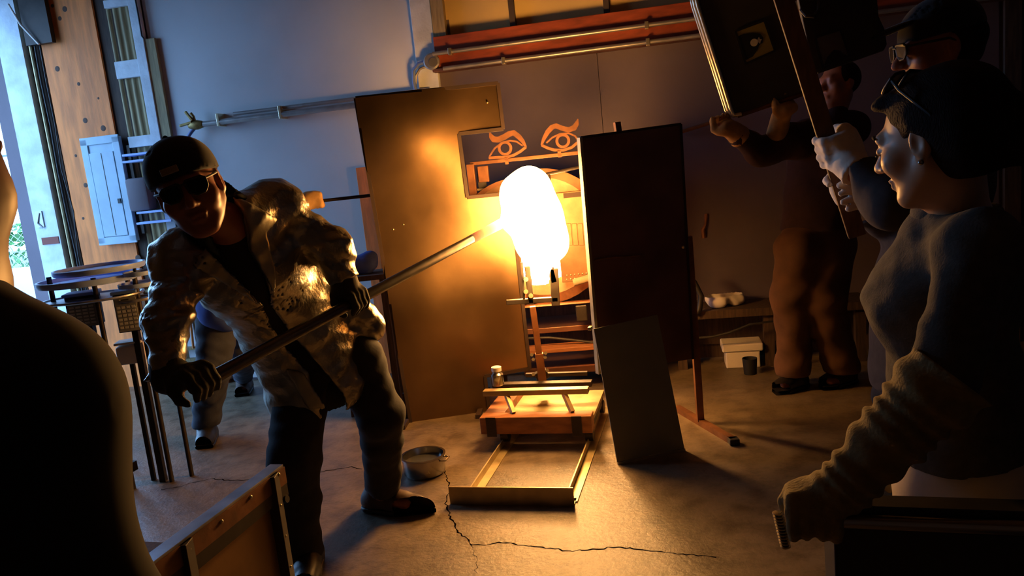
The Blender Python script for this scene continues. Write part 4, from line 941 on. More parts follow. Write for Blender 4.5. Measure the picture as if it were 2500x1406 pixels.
# T-shirt
S = Solid(*bbox([j[k] for k in ('nk', 'che', 'wai', 'pel', 'sA', 'sB')], .2), .012); torso(S, j, .012); S.cone(j['pel'], P(800, 935, 2.96), .15, .15, flat=(j['fw'], .7))
S.ell(j['nk'] + axs * .07 + j['fw'] * .03, A(.085, .085, .085), k=.02, mode='sub'); S.folds(.003, 30, 2); S.build('t_shirt', MT['black_cotton'], per)
# jacket
pf = j['che'] + j['fw'] * .13
def loc2(px, py, off=0.0):
    p = ON(px, py, pf + j['fw'] * off, j['fw']); return ((p - pf) @ lat, (p - pf) @ axs)
hem = P(785, 950, 2.95)
def jacket_field(arms=True):
    bx_ = bbox([j['nk'], j['sA'], j['sB'], eA, gA, eB, gB, hem, P(960, 800, 2.95), P(650, 1010, 2.8)], .2)
    S = Solid(*bx_, .0095)
    torso(S, j, .040, k=.05); S.cone(j['wai'], hem, .185, .212, k=.06, flat=(j['fw'], .80)); S.cone(hem, hem - axs * .15, .212, .235, k=.03, flat=(j['fw'], .82))
    S.cone(P(838, 712, 2.95), P(902, 800, 3.05), .055, .070, k=.06)                         # side tail kicked out
    S.cone(j['sA'], j['sA'] + axs * .02, .085, k=.03); S.cone(j['nk'] + lat * .05 - axs * .02 - j['fw'] * .02, j['sA'], .080, .090, k=.05); S.cone(P(690, 570, 2.80), P(775, 740, 2.98), .110, .120, k=.05)
    if arms is not None:
        T = Solid(*bx_, .0095)
        T.chain([j['sA'], eA, wA + (eA - wA) * .12], [.090, .074, .060], k=.035); T.chain([j['sB'], eB, wB + (eB - wB) * .10], [.084, .066, .056], k=.035)
        T.ridges(.0060, 95, eB - wB, 21, 3)
        if arms: T.cut(wA + (eA - wA) * .05, gA - eA, near=(gA, .16)); T.cut(wB + (eB - wB) * .02, wB - eB, near=(wB, .18))
        S.put((slice(None),) * 3, T.F, .035, 'add')
    S.folds(.0055, 20, 7, n=4); S.ridges(.0042, 70, axs + lat * .6, 11, 3)
    return S
S = jacket_field(); inner = S.F + .020
V_ = [loc2(*q) for q in ((452, 535), (470, 500), (600, 490), (600, 540), (612, 614), (645, 680), (666, 745), (745, 850), (800, 940), (815, 1060), (762, 1060), (748, 905), (648, 748), (528, 622), (462, 556))]
VF = S.polyprism(V_, pf, lat, axs, j['fw'], -.12, .5)
S.F = np.maximum(np.maximum(S.F, -inner), -VF)
S.ell(j['nk'] + axs * .09, A(.085, .085, .10), k=.01, mode='sub')
hn = nrm(-axs - lat * .10); S.cut(P(785, 962, 2.93), hn)
jk = S.build('jacket', MT['alu_cloth'], per)
# lapels lie on the jacket front
def lapel(poly, nm, t=.018, m='alu_lapel'):
    T = jacket_field(None); T.F = np.maximum(np.maximum(T.F - t, -(T.F + .006)), T.polyprism([loc2(*q) for q in poly], pf, lat, axs, j['fw'], -.05, .4)); return T.build(nm, MT[m], jk)
lapel([(588, 488), (618, 498), (690, 540), (652, 568), (664, 640), (662, 716), (645, 680), (612, 614), (600, 540)], 'lapel')
lapel([(448, 520), (420, 545), (448, 640), (560, 700), (640, 752), (528, 622), (462, 556)], 'lapel')
S = Solid(*bbox([j['nk']], .2), .008); cN = j['nk'] + axs * .015
S.cone(cN - axs * .01 + lat * .0, cN + axs * .06 - j['fw'] * .03, .108, .090, k=0, flat=(j['fw'], .9)); S.cone(cN - axs * .09, cN + axs * .16 - j['fw'] * .03, .092, .076, k=.0, flat=(j['fw'], .9), mode='sub')
S.cut(cN + j['fw'] * .035, j['fw']); S.build('collar', MT['dark_green'], jk)
# patch pocket and its flap print
T = jacket_field(None); T.F = np.maximum(np.maximum(T.F - .012, -(T.F + .006)), T.polyprism([loc2(*q, -.02) for q in ((702, 905), (728, 898), (752, 968), (724, 980))], pf, lat, axs, j['fw'], -.2, .4)); T.build('pocket', MT['alu_lapel'], jk)
# trousers
S = Solid(*bbox([j['pel'], hA, hB, kA, kB, aA, aB], .16), .011)
S.cone(j['pel'] + axs * .06, j['pel'] - axs * .05, .165, .17, k=.04, flat=(j['fw'], .75)); leg(S, hA, kA, aA, .022, th=.088, kr=.068, ar=.056); leg(S, hB, kB, aB, .022, th=.088, kr=.070, ar=.056)
S.cone(hA, hB, .10, .10, k=.05); S.folds(.0022, 34, 4); S.folds(.0028, 70, 5, along=A(0, 0, 1)); S.cut(aA + A(0, 0, .015), aA - kA, near=(aA, .2)); S.cut(aB + A(0, 0, -.02), aB - kB, near=(aB, .25))
S.build('trousers', MT['dark_denim'], per)
shoe(per, G(893, 1240), G(1062, 1262), 'brown_leather', 1.12, .12); shoe(per, A(aB[0] + .01, aB[1] + .09, 0), A(aB[0] + .05, aB[1] - .20, 0), 'black_leather', 1.1, .13)
for (g, e, wv, pv, f) in ((gA, eA, wA, eA - gA, 1), (gB, eB, wB, A(-.6, -.5, .6), 1)):
    S = Solid(*bbox([g, wv + (e - wv) * .3], .14), .0065); grip(S, g, pd, pv, wv, .024, th=.0135, wr=.042, flip=f, palm=.052); S.cone(wv, wv + (e - wv) * .25, .046, .056, k=.02); S.folds(.0016, 90, 3)
    S.cut(wv + (e - wv) * .22, e - wv, near=(wv + (e - wv) * .3, .15)); S.build('glove', MT['dark_glove'], per)
def hair_solid(c, R, s, h=.006, fine=None): return Solid(*bbox([c], .24 * s), h)
# ================================================================== the woman's figure at the right: knit top, long gloves, sunglasses pushed up
hc = P(2282, 338, 1.482); HR = frame(nrm(A(-.56, .80, -.22)), nrm(A(-.12, .10, 1))); hs_ = 1.0
fwB = nrm(A(-.90, .44, 0))
j = dict(nk=P(2340, 548, 1.550), che=P(2335, 700, 1.550), wai=P(2330, 930, 1.550), pel=P(2350, 1150, 1.550), sA=P(2392, 610, 1.357), sB=P(2310, 600, 1.756), fw=fwB)
eA, wA = P(2292, 945, 1.277), P(2070, 1205, 1.300)
zr = P(2000, 1262, 1.322)[2]; RA_, RB_ = G(1930, 1266, zr), G(2530, 1290, zr); rax = nrm(RB_ - RA_)
gA = G(1990, 1290, zr); gA = RA_ + rax * ((gA - RA_) @ rax); wA = gA + nrm(eA - gA) * .085
eB, wB = P(2290, 900, 1.847), P(2200, 1100, 1.824)
kA, kB = P(2290, 1150, 1.459) * A(1, 1, 0) + A(-.02, -.0, .46), A(0, 0, 0); base = A(j['pel'][0], j['pel'][1], 0)
kA, kB = base + A(-.03, -.10, .47), base + A(-.03, .10, .47); aA, aB = base + A(.02, -.10, .09), base + A(.02, .10, .09); hA, hB = j['pel'] + A(0, -.09, -.02), j['pel'] + A(0, .09, -.02)
pw = thing('person', base, 'person in grey knit top and long olive gloves at the bench, sunglasses in the hair', 'person')
lo, hi = bbox([hc, gA, eA, eB, j['sA'], j['sB'], aA, aB, A(base[0], base[1], 0)], .2)
S = Solid(lo, hi, .016, ([(hc[0] - .14, hc[0] + .12, .0042)], [(hc[1] - .12, hc[1] + .12, .005)], [(hc[2] - .15, hc[2] + .15, .0042)]))
torso(S, j, -.012); arm(S, j['sA'], eA, wA, -.004); arm(S, j['sB'], eB, wB, -.004); leg(S, hA, kA, aA, -.004); leg(S, hB, kB, aB, -.004)
grip(S, gA, rax, nrm(eA - gA), wA, .018, th=.007)
S.cone(wB, wB + A(-.06, 0, -.05), .03, .022, k=.02)
for a in (aA, aB): S.cone(a, a * A(1, 1, 0) + A(-.02, 0, .05), .04, .034); S.cone(a * A(1, 1, 0) + A(-.02, 0, .05), a * A(1, 1, 0) + A(-.09, .02, .045), .032, .024)
L = head_shape(S, hc, HR, hs_, .95); S.cone(L(0, -.022, -.06), j['nk'], .050, .058, k=.03)
S.build('body', MT['skin_fair'], pw)
for q in (-1, 1):
    MB().tube([L(q * .014, .0955, .030), L(q * .032, .0975, .036), L(q * .050, .086, .030)], [.002, .0035, .002], 8).build('eyebrow', MT['hair_brown'], pw, smooth=True)
    MB().tube([L(q * .020, .0985, .001), L(q * .033, .101, -.002), L(q * .045, .094, .0)], [.0015, .0022, .0015], 6).build('eyelashes', MT['black'], pw, smooth=True)
MB().ball(L(-.085, -.006, -.038), .0055, 10, 8).build('earring', MT['stainless'], pw, smooth=True); MB().ball(L(.085, -.006, -.038), .0055, 10, 8).build('earring', MT['stainless'], pw, smooth=True)
S = hair_solid(hc, HR, 1.0, .0055)
S.ell(L(0, -.035, .038), A(.088, .108, .094), HR, k=0); S.ell(L(0, -.06, -.012), A(.086, .092, .085), HR, k=.03); S.ell(L(0, .066, .092), A(.045, .034, .022), HR, k=.025); S.ell(L(0, -.150, -.035), A(.045, .045, .06), HR, k=.03)
S.ell(L(0, .075, -.03), A(.072, .065, .098), HR, k=.012, mode='sub'); S.ell(L(0, .09, .03), A(.06, .035, .05), HR, k=.012, mode='sub')
for q in (-1, 1): S.ell(L(q * .088, .006, -.022), A(.03, .030, .042), HR, k=.012, mode='sub')
S.ell(L(0, -.02, -.135), A(.07, .09, .055), HR, k=.02, mode='sub')
S.folds(.0022, 95, 5, n=5, along=HR @ A(1, 0, .2)); S.build('hair', MT['hair_brown'], pw)
rt = np.array(Matrix.Rotation(math.radians(52), 3, 'X'))
shades(pw, hc + HR @ A(0, -.028, .030), HR @ rt, 1.06, lens='grey_lens')
# knit top
S = Solid(*bbox([j['nk'], j['pel'], eA, eB, P(2110, 720, 1.482)], .2), .0085, None)
torso(S, j, .006, k=.05); S.cone(j['wai'], P(2345, 1120, 1.550), .150, .172, k=.05, flat=(fwB, .82))
lt_ = np.cross(A(0, 0, 1), fwB)
for q in (-.07, .07): S.ell(j['che'] + fwB * .082 + lt_ * q + A(0, 0, -.03), A(.078, .078, .074), k=.09)
S.cone(j['nk'] + fwB * .03 - A(0, 0, .03), j['che'] + fwB * .085, .06, .075, k=.06)
S.chain([j['sA'], eA, wA + (eA - wA) * .7], [.066, .050, .042], k=.035); S.chain([j['sB'], eB, wB], [.066, .052, .04], k=.035)
S.folds(.0030, 42, 8, n=4); S.folds(.0022, 85, 9, n=4, along=eA - j['sA'])
S.ell(j['nk'] + A(0, 0, .075), A(.074, .074, .070), k=.015, mode='sub'); S.cut(P(2330, 1085, 1.550), A(.12, 0, -1)); S.cut(eA + (wA - eA) * .25, wA - eA, near=(wA, .26))
S.build('knit_top', MT['grey_knit'], pw)
S = Solid(*bbox([j['nk']], .16), .007); S.cone(j['nk'] + A(-.005, 0, .004), j['nk'] + A(-.010, 0, .018), .086, .080, k=0); S.cone(j['nk'] - A(0, 0, .1), j['nk'] + A(-.01, 0, .15), .074, .070, k=0, mode='sub'); S.build('neckband', MT['grey_knit'], pw)
# trousers
S = Solid(*bbox([j['pel'], kA, kB, aA, aB], .18), .013); S.cone(j['pel'] + A(0, 0, .10), j['pel'] - A(0, 0, .03), .150, .162, k=.04, flat=(fwB, .84)); leg(S, hA, kA, aA, .012); leg(S, hB, kB, aB, .012); S.folds(.003, 40, 2); S.cut(A(0, 0, .08), (0, 0, -1))
S.build('trousers', MT['pale_trousers'], pw)
shoe(pw, aA * A(1, 1, 0) + A(.05, 0, 0), aA * A(1, 1, 0) + A(-.2, .02, 0), 'black_leather'); shoe(pw, aB * A(1, 1, 0) + A(.05, 0, 0), aB * A(1, 1, 0) + A(-.2, .02, 0), 'black_leather')
# long glove, bunched along the forearm
ld_ = eA - wA; LL = np.linalg.norm(ld_); ld_ = ld_ / LL
S = Solid(*bbox([gA, eA], .14), .0055); grip(S, gA, rax, nrm(eA - gA), wA, .020, th=.0125, wr=.040, palm=.05)
top = eA + ld_ * .045; S.chain([wA, wA + ld_ * LL * .5, eA, top], [.047, .056, .070, .076], k=.02)
x, y, z = S.grid((slice(None),) * 3); tt = (x - wA[0]) * ld_[0] + (y - wA[1]) * ld_[1] + (z - wA[2]) * ld_[2]; side = (x * .5 - y * .6 + z * .5)
S.F += (.0052 * np.sin(tt * 150 + side * 26 + 2 * np.sin(tt * 40)) * np.clip((tt + .04) / .04, 0, 1)).astype(np.float32); S.folds(.0016, 70, 6)
fl_ = S.F.copy(); S.cut(top - ld_ * .015, ld_)
S.build('long_glove', MT['olive_sleeve'], pw)
S = Solid(*bbox([wB], .16), .009); S.cone(wB + (eB - wB) * .7, wB, .052, .044, k=.02); S.cone(wB, wB + A(-.06, 0, -.05), .042, .034, k=.02)
for i in range(4): S.chain([wB + A(-.05, (i - 1.5) * .02, -.045), wB + A(-.09, (i - 1.5) * .021, -.07), wB + A(-.10, (i - 1.5) * .02, -.11)], [.014, .013, .011], k=.006)
S.cone(wB + A(-.02, -.03, -.03), wB + A(-.06, -.055, -.07), .016, .013, k=.008); S.build('long_glove', MT['olive_sleeve'], pw)

# ---- the bench she leans on
bt_ = thing('work_bench', A(*((RA_ + RB_) / 2)[:2], 0), 'dark steel work bench with a polished rail under the olive glove', 'bench')
MB().tube([RA_ - rax * .004, RB_], .015, 14).build('rail', MT['stainless'], bt_, smooth=True)
rn = nrm(np.cross(A(0, 0, 1), rax)); rn = rn if rn[1] > 0 else -rn
MB().bar(RA_ + rax * .10 + rn * .03 + A(0, 0, .012), RB_ + rn * .03 + A(0, 0, .012), .05, .03).build('rail_backing', MT['black_steel'], bt_, bevel=.002)
PA_, PB_ = RA_ + rax * .075 - A(0, 0, .03), RB_ - A(0, 0, .03)
MB().prism([PA_ + A(0, 0, .02), PB_ + A(0, 0, .02), PB_ * A(1, 1, 0) + A(0, 0, .12), PA_ * A(1, 1, 0) + A(0, 0, .12)], rn * .012).build('front_panel', MT['shield_dark'], bt_)
for t in (.09, .40): q = RA_ + rax * t; MB().bar(A(q[0], q[1], 0) + rn * .03, A(q[0], q[1], zr - .0) + rn * .03, .05, .05, up=(1, 0, 0)).build('leg', MT['black_steel'], bt_, bevel=.003)
th_ = G(1912, 1244, zr + .02); th_ = RA_ - rax * .022; sp = thing('threaded_rod', th_ - A(0, 0, .06), 'shiny threaded rod standing at the end of the bench rail', 'rod')
MB().cyl(th_ + A(0, .0, .012), th_ + A(.012, 0, -.060), .007, 12).build('core', MT['black_steel'], sp, smooth=True)
for i in range(12):
    c = th_ + A(0, 0, .010) + (A(.012, 0, -.070)) * i / 11.5; MB().lathe([(.006, -.002), (.0098, -.001), (.0098, .001), (.006, .002)], c, seg=14).build('thread', MT['zinc'], sp, smooth=True)

# ================================================================== the person in cap and sunglasses behind, with the wooden-handled shield
hc = P(2288, 118, 2.348); HR = frame(nrm(A(-.97, .12, -.10)), nrm(A(-.10, .0, 1))); fwB = nrm(A(-.97, -.1, 0))
j = dict(nk=P(2335, 265, 2.417), che=P(2290, 440, 2.440), wai=P(2255, 690, 2.462), pel=P(2250, 880, 2.485), sA=P(2330, 345, 2.234), sB=P(2270, 330, 2.645), fw=fwB)
pa, pb = P(1962, 100, 2.303), P(2092, 575, 2.394); pax = nrm(pb - pa)
def on_line(a, d, px, py): 
    ts = np.linspace(-.5, 1.5, 800); return a + d * min(ts, key=lambda t: (lambda q: (1250 + FPX * (q @ _R) / (q @ _F) - px) ** 2 + (703 - FPX * (q @ _U) / (q @ _F) - py) ** 2)(a + d * t - CAM))
g1, g2 = on_line(pa, pax, 2028, 366), on_line(pa, pax, 2064, 470)
eA, eB = P(2180, 500, 2.166), P(2200, 560, 2.565); w1 = g1 + nrm(eA - g1) * .09; w2 = g2 + nrm(eB - g2) * .09
base = A(j['pel'][0], j['pel'][1], 0); hA, hB = j['pel'] + A(0, -.09, 0), j['pel'] + A(0, .09, 0)
kA, kB = base + A(-.03, -.11, .50), base + A(-.02, .11, .50); aA, aB = base + A(0, -.12, .09), base + A(.05, .12, .09)
pc_ = thing('person', base, 'person in black cap and wraparound sunglasses holding the wooden-handled shield', 'person')
S = Solid(*bbox([hc, g1, g2, j['sA'], j['sB'], aA * A(1, 1, 0), aB * A(1, 1, 0)], .2), .015, ([(hc[0] - .13, hc[0] + .11, .006)], [(hc[1] - .11, hc[1] + .11, .007)], [(hc[2] - .15, hc[2] + .15, .006)]))
torso(S, j); arm(S, j['sA'], eA, w1); arm(S, j['sB'], eB, w2); leg(S, hA, kA, aA); leg(S, hB, kB, aB); grip(S, g1, pax, nrm(eA - g1), w1, .024, th=.007); grip(S, g2, pax, nrm(eB - g2), w2, .024, th=.007)
for a in (aA, aB): S.cone(a, a * A(1, 1, 0) + A(-.02, 0, .05), .04, .034); S.cone(a * A(1, 1, 0) + A(-.02, 0, .05), a * A(1, 1, 0) + A(-.09, .0, .045), .032, .024)
L = head_shape(S, hc, HR, 1.05); S.cone(L(0, -.02, -.06), j['nk'], .058, .064, k=.03); S.build('body', MT['skin'], pc_)
cap_part(pc_, hc, HR, 'black_cotton', 1.05, 1, low=.034, tilt=-.06, size=1.03); shades(pc_, hc, HR, 1.08)
S = hair_solid(hc, HR, 1.05, .008); S.ell(L(0, -.04, .02), A(.084, .095, .07) * 1.05, HR, k=0); S.ell(L(0, -.03, -.03), A(.078, .085, .05) * 1.05, HR, k=.02); S.ell(L(0, .07, -.01), A(.10, .085, .12), HR, k=.01, mode='sub'); S.cut(L(0, 0, .05), HR @ A(0, 0, 1)); S.build('hair', MT['hair_brown'], pc_)
S = Solid(*bbox([hc], .17), .006); S.ell(L(0, .045, -.088), A(.058, .052, .040) * 1.05, HR, k=0); S.ell(L(0, .094, -.062), A(.03, .012, .012) * 1.05, HR, k=.01, mode='sub'); S.ell(L(0, .03, -.02), A(.07, .09, .045), HR, k=.01, mode='sub'); S.folds(.002, 120, 2); S.build('beard', MT['hair_brown'], pc_)
S = Solid(*bbox([j['nk'], j['pel'], eA, eB, g1, g2], .2), .011); torso(S, j, .026); S.cone(j['wai'], j['pel'] - A(0, 0, .08), .165, .185, k=.05, flat=(fwB, .8)); S.chain([j['sA'], eA, w1 + (eA - w1) * .05], [.080, .072, .056], k=.03); S.chain([j['sB'], eB, w2 + (eB - w2) * .05], [.080, .070, .055], k=.03)
S.folds(.005, 34, 3); S.ell(j['nk'] + A(0, 0, .08), A(.078, .078, .075), k=.015, mode='sub'); S.cut(j['pel'] - A(0, 0, .10), (0, 0, -1)); S.cut(w1 + (eA - w1) * .1, g1 - eA, near=(g1, .15)); S.cut(w2 + (eB - w2) * .1, g2 - eB, near=(g2, .15)); S.build('sweater', MT['charcoal_knit'], pc_)
S = Solid(*bbox([j['pel'], aA, aB], .18), .013); S.cone(j['pel'] + A(0, 0, .08), j['pel'] - A(0, 0, .03), .155, .165, k=.04, flat=(fwB, .8)); leg(S, hA, kA, aA, .02); leg(S, hB, kB, aB, .02); S.folds(.004, 36, 4); S.cut(A(0, 0, .07), (0, 0, -1)); S.build('trousers', MT['dark_denim'], pc_)
for a in (aA, aB): shoe(pc_, a * A(1, 1, 0) + A(.07, 0, 0), a * A(1, 1, 0) + A(-.2, 0, 0), 'black_leather')
for (g, e, w_) in ((g1, eA, w1), (g2, eB, w2)):
    S = Solid(*bbox([g, w_], .15), .0065); grip(S, g, pax, nrm(e - g), w_, .026, th=.014, wr=.042, palm=.054); S.cone(w_, w_ + (e - w_) * .12, .046, .054, k=.02); S.folds(.002, 80, 5); S.cut(w_ + (e - w_) * .13, e - w_, near=(w_, .12)); S.build('glove', MT['white_glove'], pc_)

# the shield he carries: dark board on a wooden handle
hd = thing('paddle_shield', pb, 'dark board shield on a long wooden handle', 'shield')
MB().bar(P(1880, -110, 2.257), on_line(pa, pax, 2092, 575), .052, .026, up=(0.3, 1, 0)).build('handle', MT['handle_wood'], hd, bevel=.003)
n_ = nrm(A(-.10, -1, -.06)); p0_ = P(1985, 130, 2.348)
def bp(x, y, off=0.0): return ON(x, y, p0_ + n_ * off, n_)
pol = [(1925, -120), (2130, -130), (2146, 40), (2160, 70), (2166, 108), (2158, 124), (1998, 180), (1985, 170)]
bd_ = MB().prism([bp(*q) for q in pol], -n_ * .022).build('board', MT['shield_dark'], hd, bevel=.003)
st = MB().prism([bp(*q, .002) for q in ((1990, 92), (2052, 72), (2074, 136), (2010, 166))], -n_ * .002).build('picture_print', MT['sticker_grey'], bd_)
fp = [(1990, 92), (2052, 72), (2074, 136), (2010, 166)]
for a, b in zip(fp, fp[1:] + fp[:1]): MB().bar(bp(*a, .003), bp(*b, .003), .006, .004, up=n_).build('print_border', MT['black'], st)
MB().prism([bp(*q, .0035) for q in ((2012, 160), (2020, 140), (2036, 122), (2052, 124), (2060, 132), (2072, 137), (2040, 151))], -n_ * .001).build('print_shape', MT['black'], st)
MB().tube([bp(1955, 22, .012), bp(1968, 38, .02), bp(1985, 40, .02), bp(1998, 26, .012), bp(2000, 0, .012)], .006, 8).build('grab_loop', MT['shield_board'], bd_, smooth=True)

# ================================================================== the person in brown work trousers holding the other shield high
YD = 4.12
hc = P(2046, 205, YD); HR = frame(nrm(A(-.9, -.35, .05)), nrm(A(-.12, 0, 1))); fwB = nrm(A(-.8, -.6, 0))
j = dict(nk=P(2035, 275, YD), che=P(2010, 385, YD), wai=P(1995, 490, YD), pel=P(1992, 590, YD), sA=P(1938, 345, YD - .1), sB=P(2082, 310, YD + .1), fw=fwB)
SHn = nrm(A(-.15, -1, -.05)); sh0 = P(1830, 150, 3.86)
def shp(x, y, off=0.0): return ON(x, y, sh0 + SHn * off, SHn)
e0, e1 = shp(1786, 282, -.02), shp(1962, 222, -.02); edg = nrm(e1 - e0)
g1, g2 = e0 + edg * .0 + A(-.03, 0, -.02), shp(1912, 240, -.02) + A(0, 0, -.012)
g1 = shp(1762, 296, -.02); eA = P(1856, 372, 4.0); eB = P(1892, 352, 4.02); w1 = P(1792, 322, 3.92); w2 = P(1905, 290, 3.93)
base = G(2010, 935) * A(1, 1, 0); hA, hB = j['pel'] + A(-.10, -.05, -.03), j['pel'] + A(.10, .04, -.03)
aA, aB = P(1935, 875, YD + .12), G(2055, 940) + A(0, 0, .09); aA[2] = .09; kA, kB = P(1935, 725, YD + .02), P(2010, 720, YD - .03)
pd_ = thing('person', base, 'person in brown work trousers and dark sweater lifting a shield overhead', 'person')
S = Solid(*bbox([hc, g1, g2, j['sA'], j['sB'], aA * A(1, 1, 0), aB * A(1, 1, 0)], .22), .015, ([(hc[0] - .12, hc[0] + .11, .009)], [(hc[1] - .12, hc[1] + .11, .009)], [(hc[2] - .15, hc[2] + .15, .009)]))
torso(S, j); arm(S, j['sA'], eA, w1); arm(S, j['sA'] + A(.05, .05, .02), eB, w2); leg(S, hA, kA, aA); leg(S, hB, kB, aB); grip(S, g1, edg, nrm(w1 - g1), w1, .014, th=.007); grip(S, g2, edg, nrm(w2 - g2), w2, .014, th=.007)
for a, t in ((aA, A(-.13, -.08, 0)), (aB, A(-.15, -.08, 0))): S.cone(a, a * A(1, 1, 0) + A(0, 0, .05) + t * .2, .04, .034); S.cone(a * A(1, 1, 0) + A(0, 0, .05) + t * .2, a * A(1, 1, 0) + A(0, 0, .045) + t * .55, .032, .024)
L = head_shape(S, hc, HR, 1.0); S.cone(L(0, -.02, -.06), j['nk'], .055, .06, k=.03); S.build('body', MT['skin'], pd_)
S = hair_solid(hc, HR, 1.0, .009); S.ell(L(0, -.03, .03), A(.086, .10, .092), HR, k=0); S.ell(L(0, .08, -.03), A(.08, .07, .10), HR, k=.01, mode='sub'); S.cut(L(0, 0, -.07), HR @ A(0, 0, -1)); S.build('hair', MT['hair_brown'], pd_)
S = Solid(*bbox([j['nk'], j['pel'], j['sA'], j['sB'], eA, eB, w1, w2], .2), .012); torso(S, j, .034); S.cone(j['wai'], j['pel'] + A(0, 0, .06), .175, .19, k=.04, flat=(fwB, .8)); S.chain([j['sA'], eA, w1], [.082, .070, .054], k=.03); S.chain([j['sA'] + A(.05, .05, .02), eB + (w2 - eB) * .15], [.08, .06], k=.03)
S.folds(.005, 32, 6); S.ell(j['nk'] + A(0, 0, .085), A(.08, .08, .08), k=.015, mode='sub'); S.cut(j['pel'] + A(0, 0, .07), (0, 0, -1)); S.cut(w1 + (eA - w1) * .06, w1 - eA, near=(w1, .15)); S.build('sweater', MT['maroon_knit'], pd_)
S = Solid(*bbox([j['pel'], kA, kB, aA, aB], .18), .012); S.cone(j['pel'] + A(0, 0, .10), j['pel'] - A(0, 0, .06), .175, .185, k=.05, flat=(fwB, .8)); leg(S, hA, kA, aA, .035, th=.10, kr=.075, ar=.065); leg(S, hB, kB, aB, .035, th=.10, kr=.078, ar=.066); S.folds(.007, 30, 2); S.cut(A(0, 0, .085), (0, 0, -1))
tr_ = S.build('trousers', MT['work_trousers'], pd_)
shoe(pd_, aA * A(1, 1, 0) + A(.08, .03, 0), aA * A(1, 1, 0) + A(-.17, -.10, 0), 'black_leather', 1.1); shoe(pd_, aB * A(1, 1, 0) + A(.09, .05, 0), aB * A(1, 1, 0) + A(-.17, -.08, 0), 'black_leather', 1.15, .13)
for (g, e, w_, lg) in ((g1, eA, w1, .25), (g2, eB, w2, .9)):
    S = Solid(*bbox([g, w_, e], .14), .008); grip(S, g, edg, nrm(w_ - g), w_, .016, th=.015, wr=.044, palm=.054); S.cone(w_, w_ + (e - w_) * lg, .046, .060, k=.02); S.folds(.002, 80, 5); S.cut(w_ + (e - w_) * lg, e - w_, near=(w_ + (e - w_) * lg, .12)); S.build('glove', MT['tan_glove'], pd_)
# his shield: thick board with a bright double edge
hs2 = thing('framed_shield', (e0 + e1) / 2, 'thick dark board shield with a bright metal edge and yellow print', 'shield')
pol = [(1698, -6), (1715, -30), (1890, -80), (1975, 215), (1968, 222), (1792, 281), (1782, 276)]
sb_ = MB().prism([shp(*q) for q in pol], -SHn * .045).build('board', MT['shield_board'], hs2, bevel=.004)
for off, du, r in ((.004, 0, .010), (-.018, -6, .013), (-.042, -13, .009)):
    MB().tube([shp(1716 + du * .4, -28, off), shp(1700 + du, -4, off), shp(1704 + du, 14, off), shp(1786 + du, 270, off), shp(1792 + du * .7, 281, off), shp(1810, 278, off)], r, 10).build('metal_edge', MT['bright_rail'], hs2, smooth=True)
MB().tube([shp(1800, 281, -.02), shp(1966, 225, -.02)], .016, 10).build('bottom_edge', MT['rust_steel'], hs2, smooth=True)
fp = [(1796, 76), (1866, 50), (1892, 124), (1820, 156)]
st = MB().prism([shp(*q, .002) for q in fp], -SHn * .002).build('picture_print', MT['sticker_yellow'], sb_)
for a, b in zip(fp, fp[1:] + fp[:1]): MB().bar(shp(*a, .003), shp(*b, .003), .010, .004, up=SHn).build('print_border', MT['black'], st)
MB().prism([shp(*q, .0035) for q in ((1801, 89), (1815, 83), (1838, 80), (1856, 82), (1864, 92), (1862, 104), (1854, 110), (1851, 118), (1838, 138), (1818, 148))], -SHn * .001).build('print_shape', MT['black'], st)
cR = np.column_stack([WU, np.cross(SHn, WU), SHn]); MB().lathe([(.018, 0), (.018, .0015)], shp(1841, 104, .0036), cR, 18).build('print_dot', MT['white_plastic'], st)
MB().prism([shp(*q, .0045) for q in ((1848, 98), (1853, 90), (1855, 95), (1860, 96), (1857, 101), (1856, 107), (1851, 103))], -SHn * .001).build('print_mark', MT['white_plastic'], st)
# ================================================================== the person bending behind the silver jacket
YE = 4.30
j = dict(pel=P(575, 720, YE + .1), wai=P(590, 665, YE), che=P(622, 610, YE - .02), nk=P(638, 585, YE - .06), sA=P(685, 565, YE - .08), sB=P(590, 600, YE + .12), fw=nrm(A(.5, -.6, -.3)))
hc = P(640, 548, YE - .10); HR = frame(nrm(A(.6, -.7, -.2)), nrm(A(.3, -.2, 1)))
ra, rb_ = P(768, 492, YE + .14), P(905, 477, YE + .14); rd_ = nrm(rb_ - ra)
eA, gA = P(715, 500, YE + .08), P(770, 492, YE + .14); wA = gA + nrm(eA - gA) * .08; eB, wB = P(560, 660, YE), P(600, 720, YE - .1)
aA = G(505, 1078) + A(0, .03, .10); aB = G(600, 955) + A(0, .0, .10); kA, kB = P(520, 905, YE - .02), P(590, 850, YE + .35); hA, hB = P(535, 745, YE + .06), P(600, 735, YE + .2)
base = aA * A(1, 1, 0)
pe = thing('person', base, 'person in blue shirt and jeans bending behind the silver jacket', 'person')
S = Solid(*bbox([hc, eA, gA, eB, wB, j['pel'], base, aB * A(1, 1, 0), kB], .2), .015); torso(S, j); arm(S, j['sA'], eA, wA); arm(S, j['sB'], eB, wB); leg(S, hA, kA, aA); leg(S, hB, kB, aB); grip(S, gA, rd_, nrm(eA - gA), wA, .012, th=.008)
for a in (aA, aB): S.cone(a, a * A(1, 1, 0) + A(.02, -.03, .05), .04, .034); S.cone(a * A(1, 1, 0) + A(.02, -.03, .05), a * A(1, 1, 0) + A(.025, -.07, .045), .030, .022)
S.cone(wB, wB + A(.04, -.04, -.05), .03, .02); L = head_shape(S, hc, HR, .95); S.cone(L(0, -.02, -.06), j['nk'], .055, .06, k=.03); S.build('body', MT['skin'], pe)
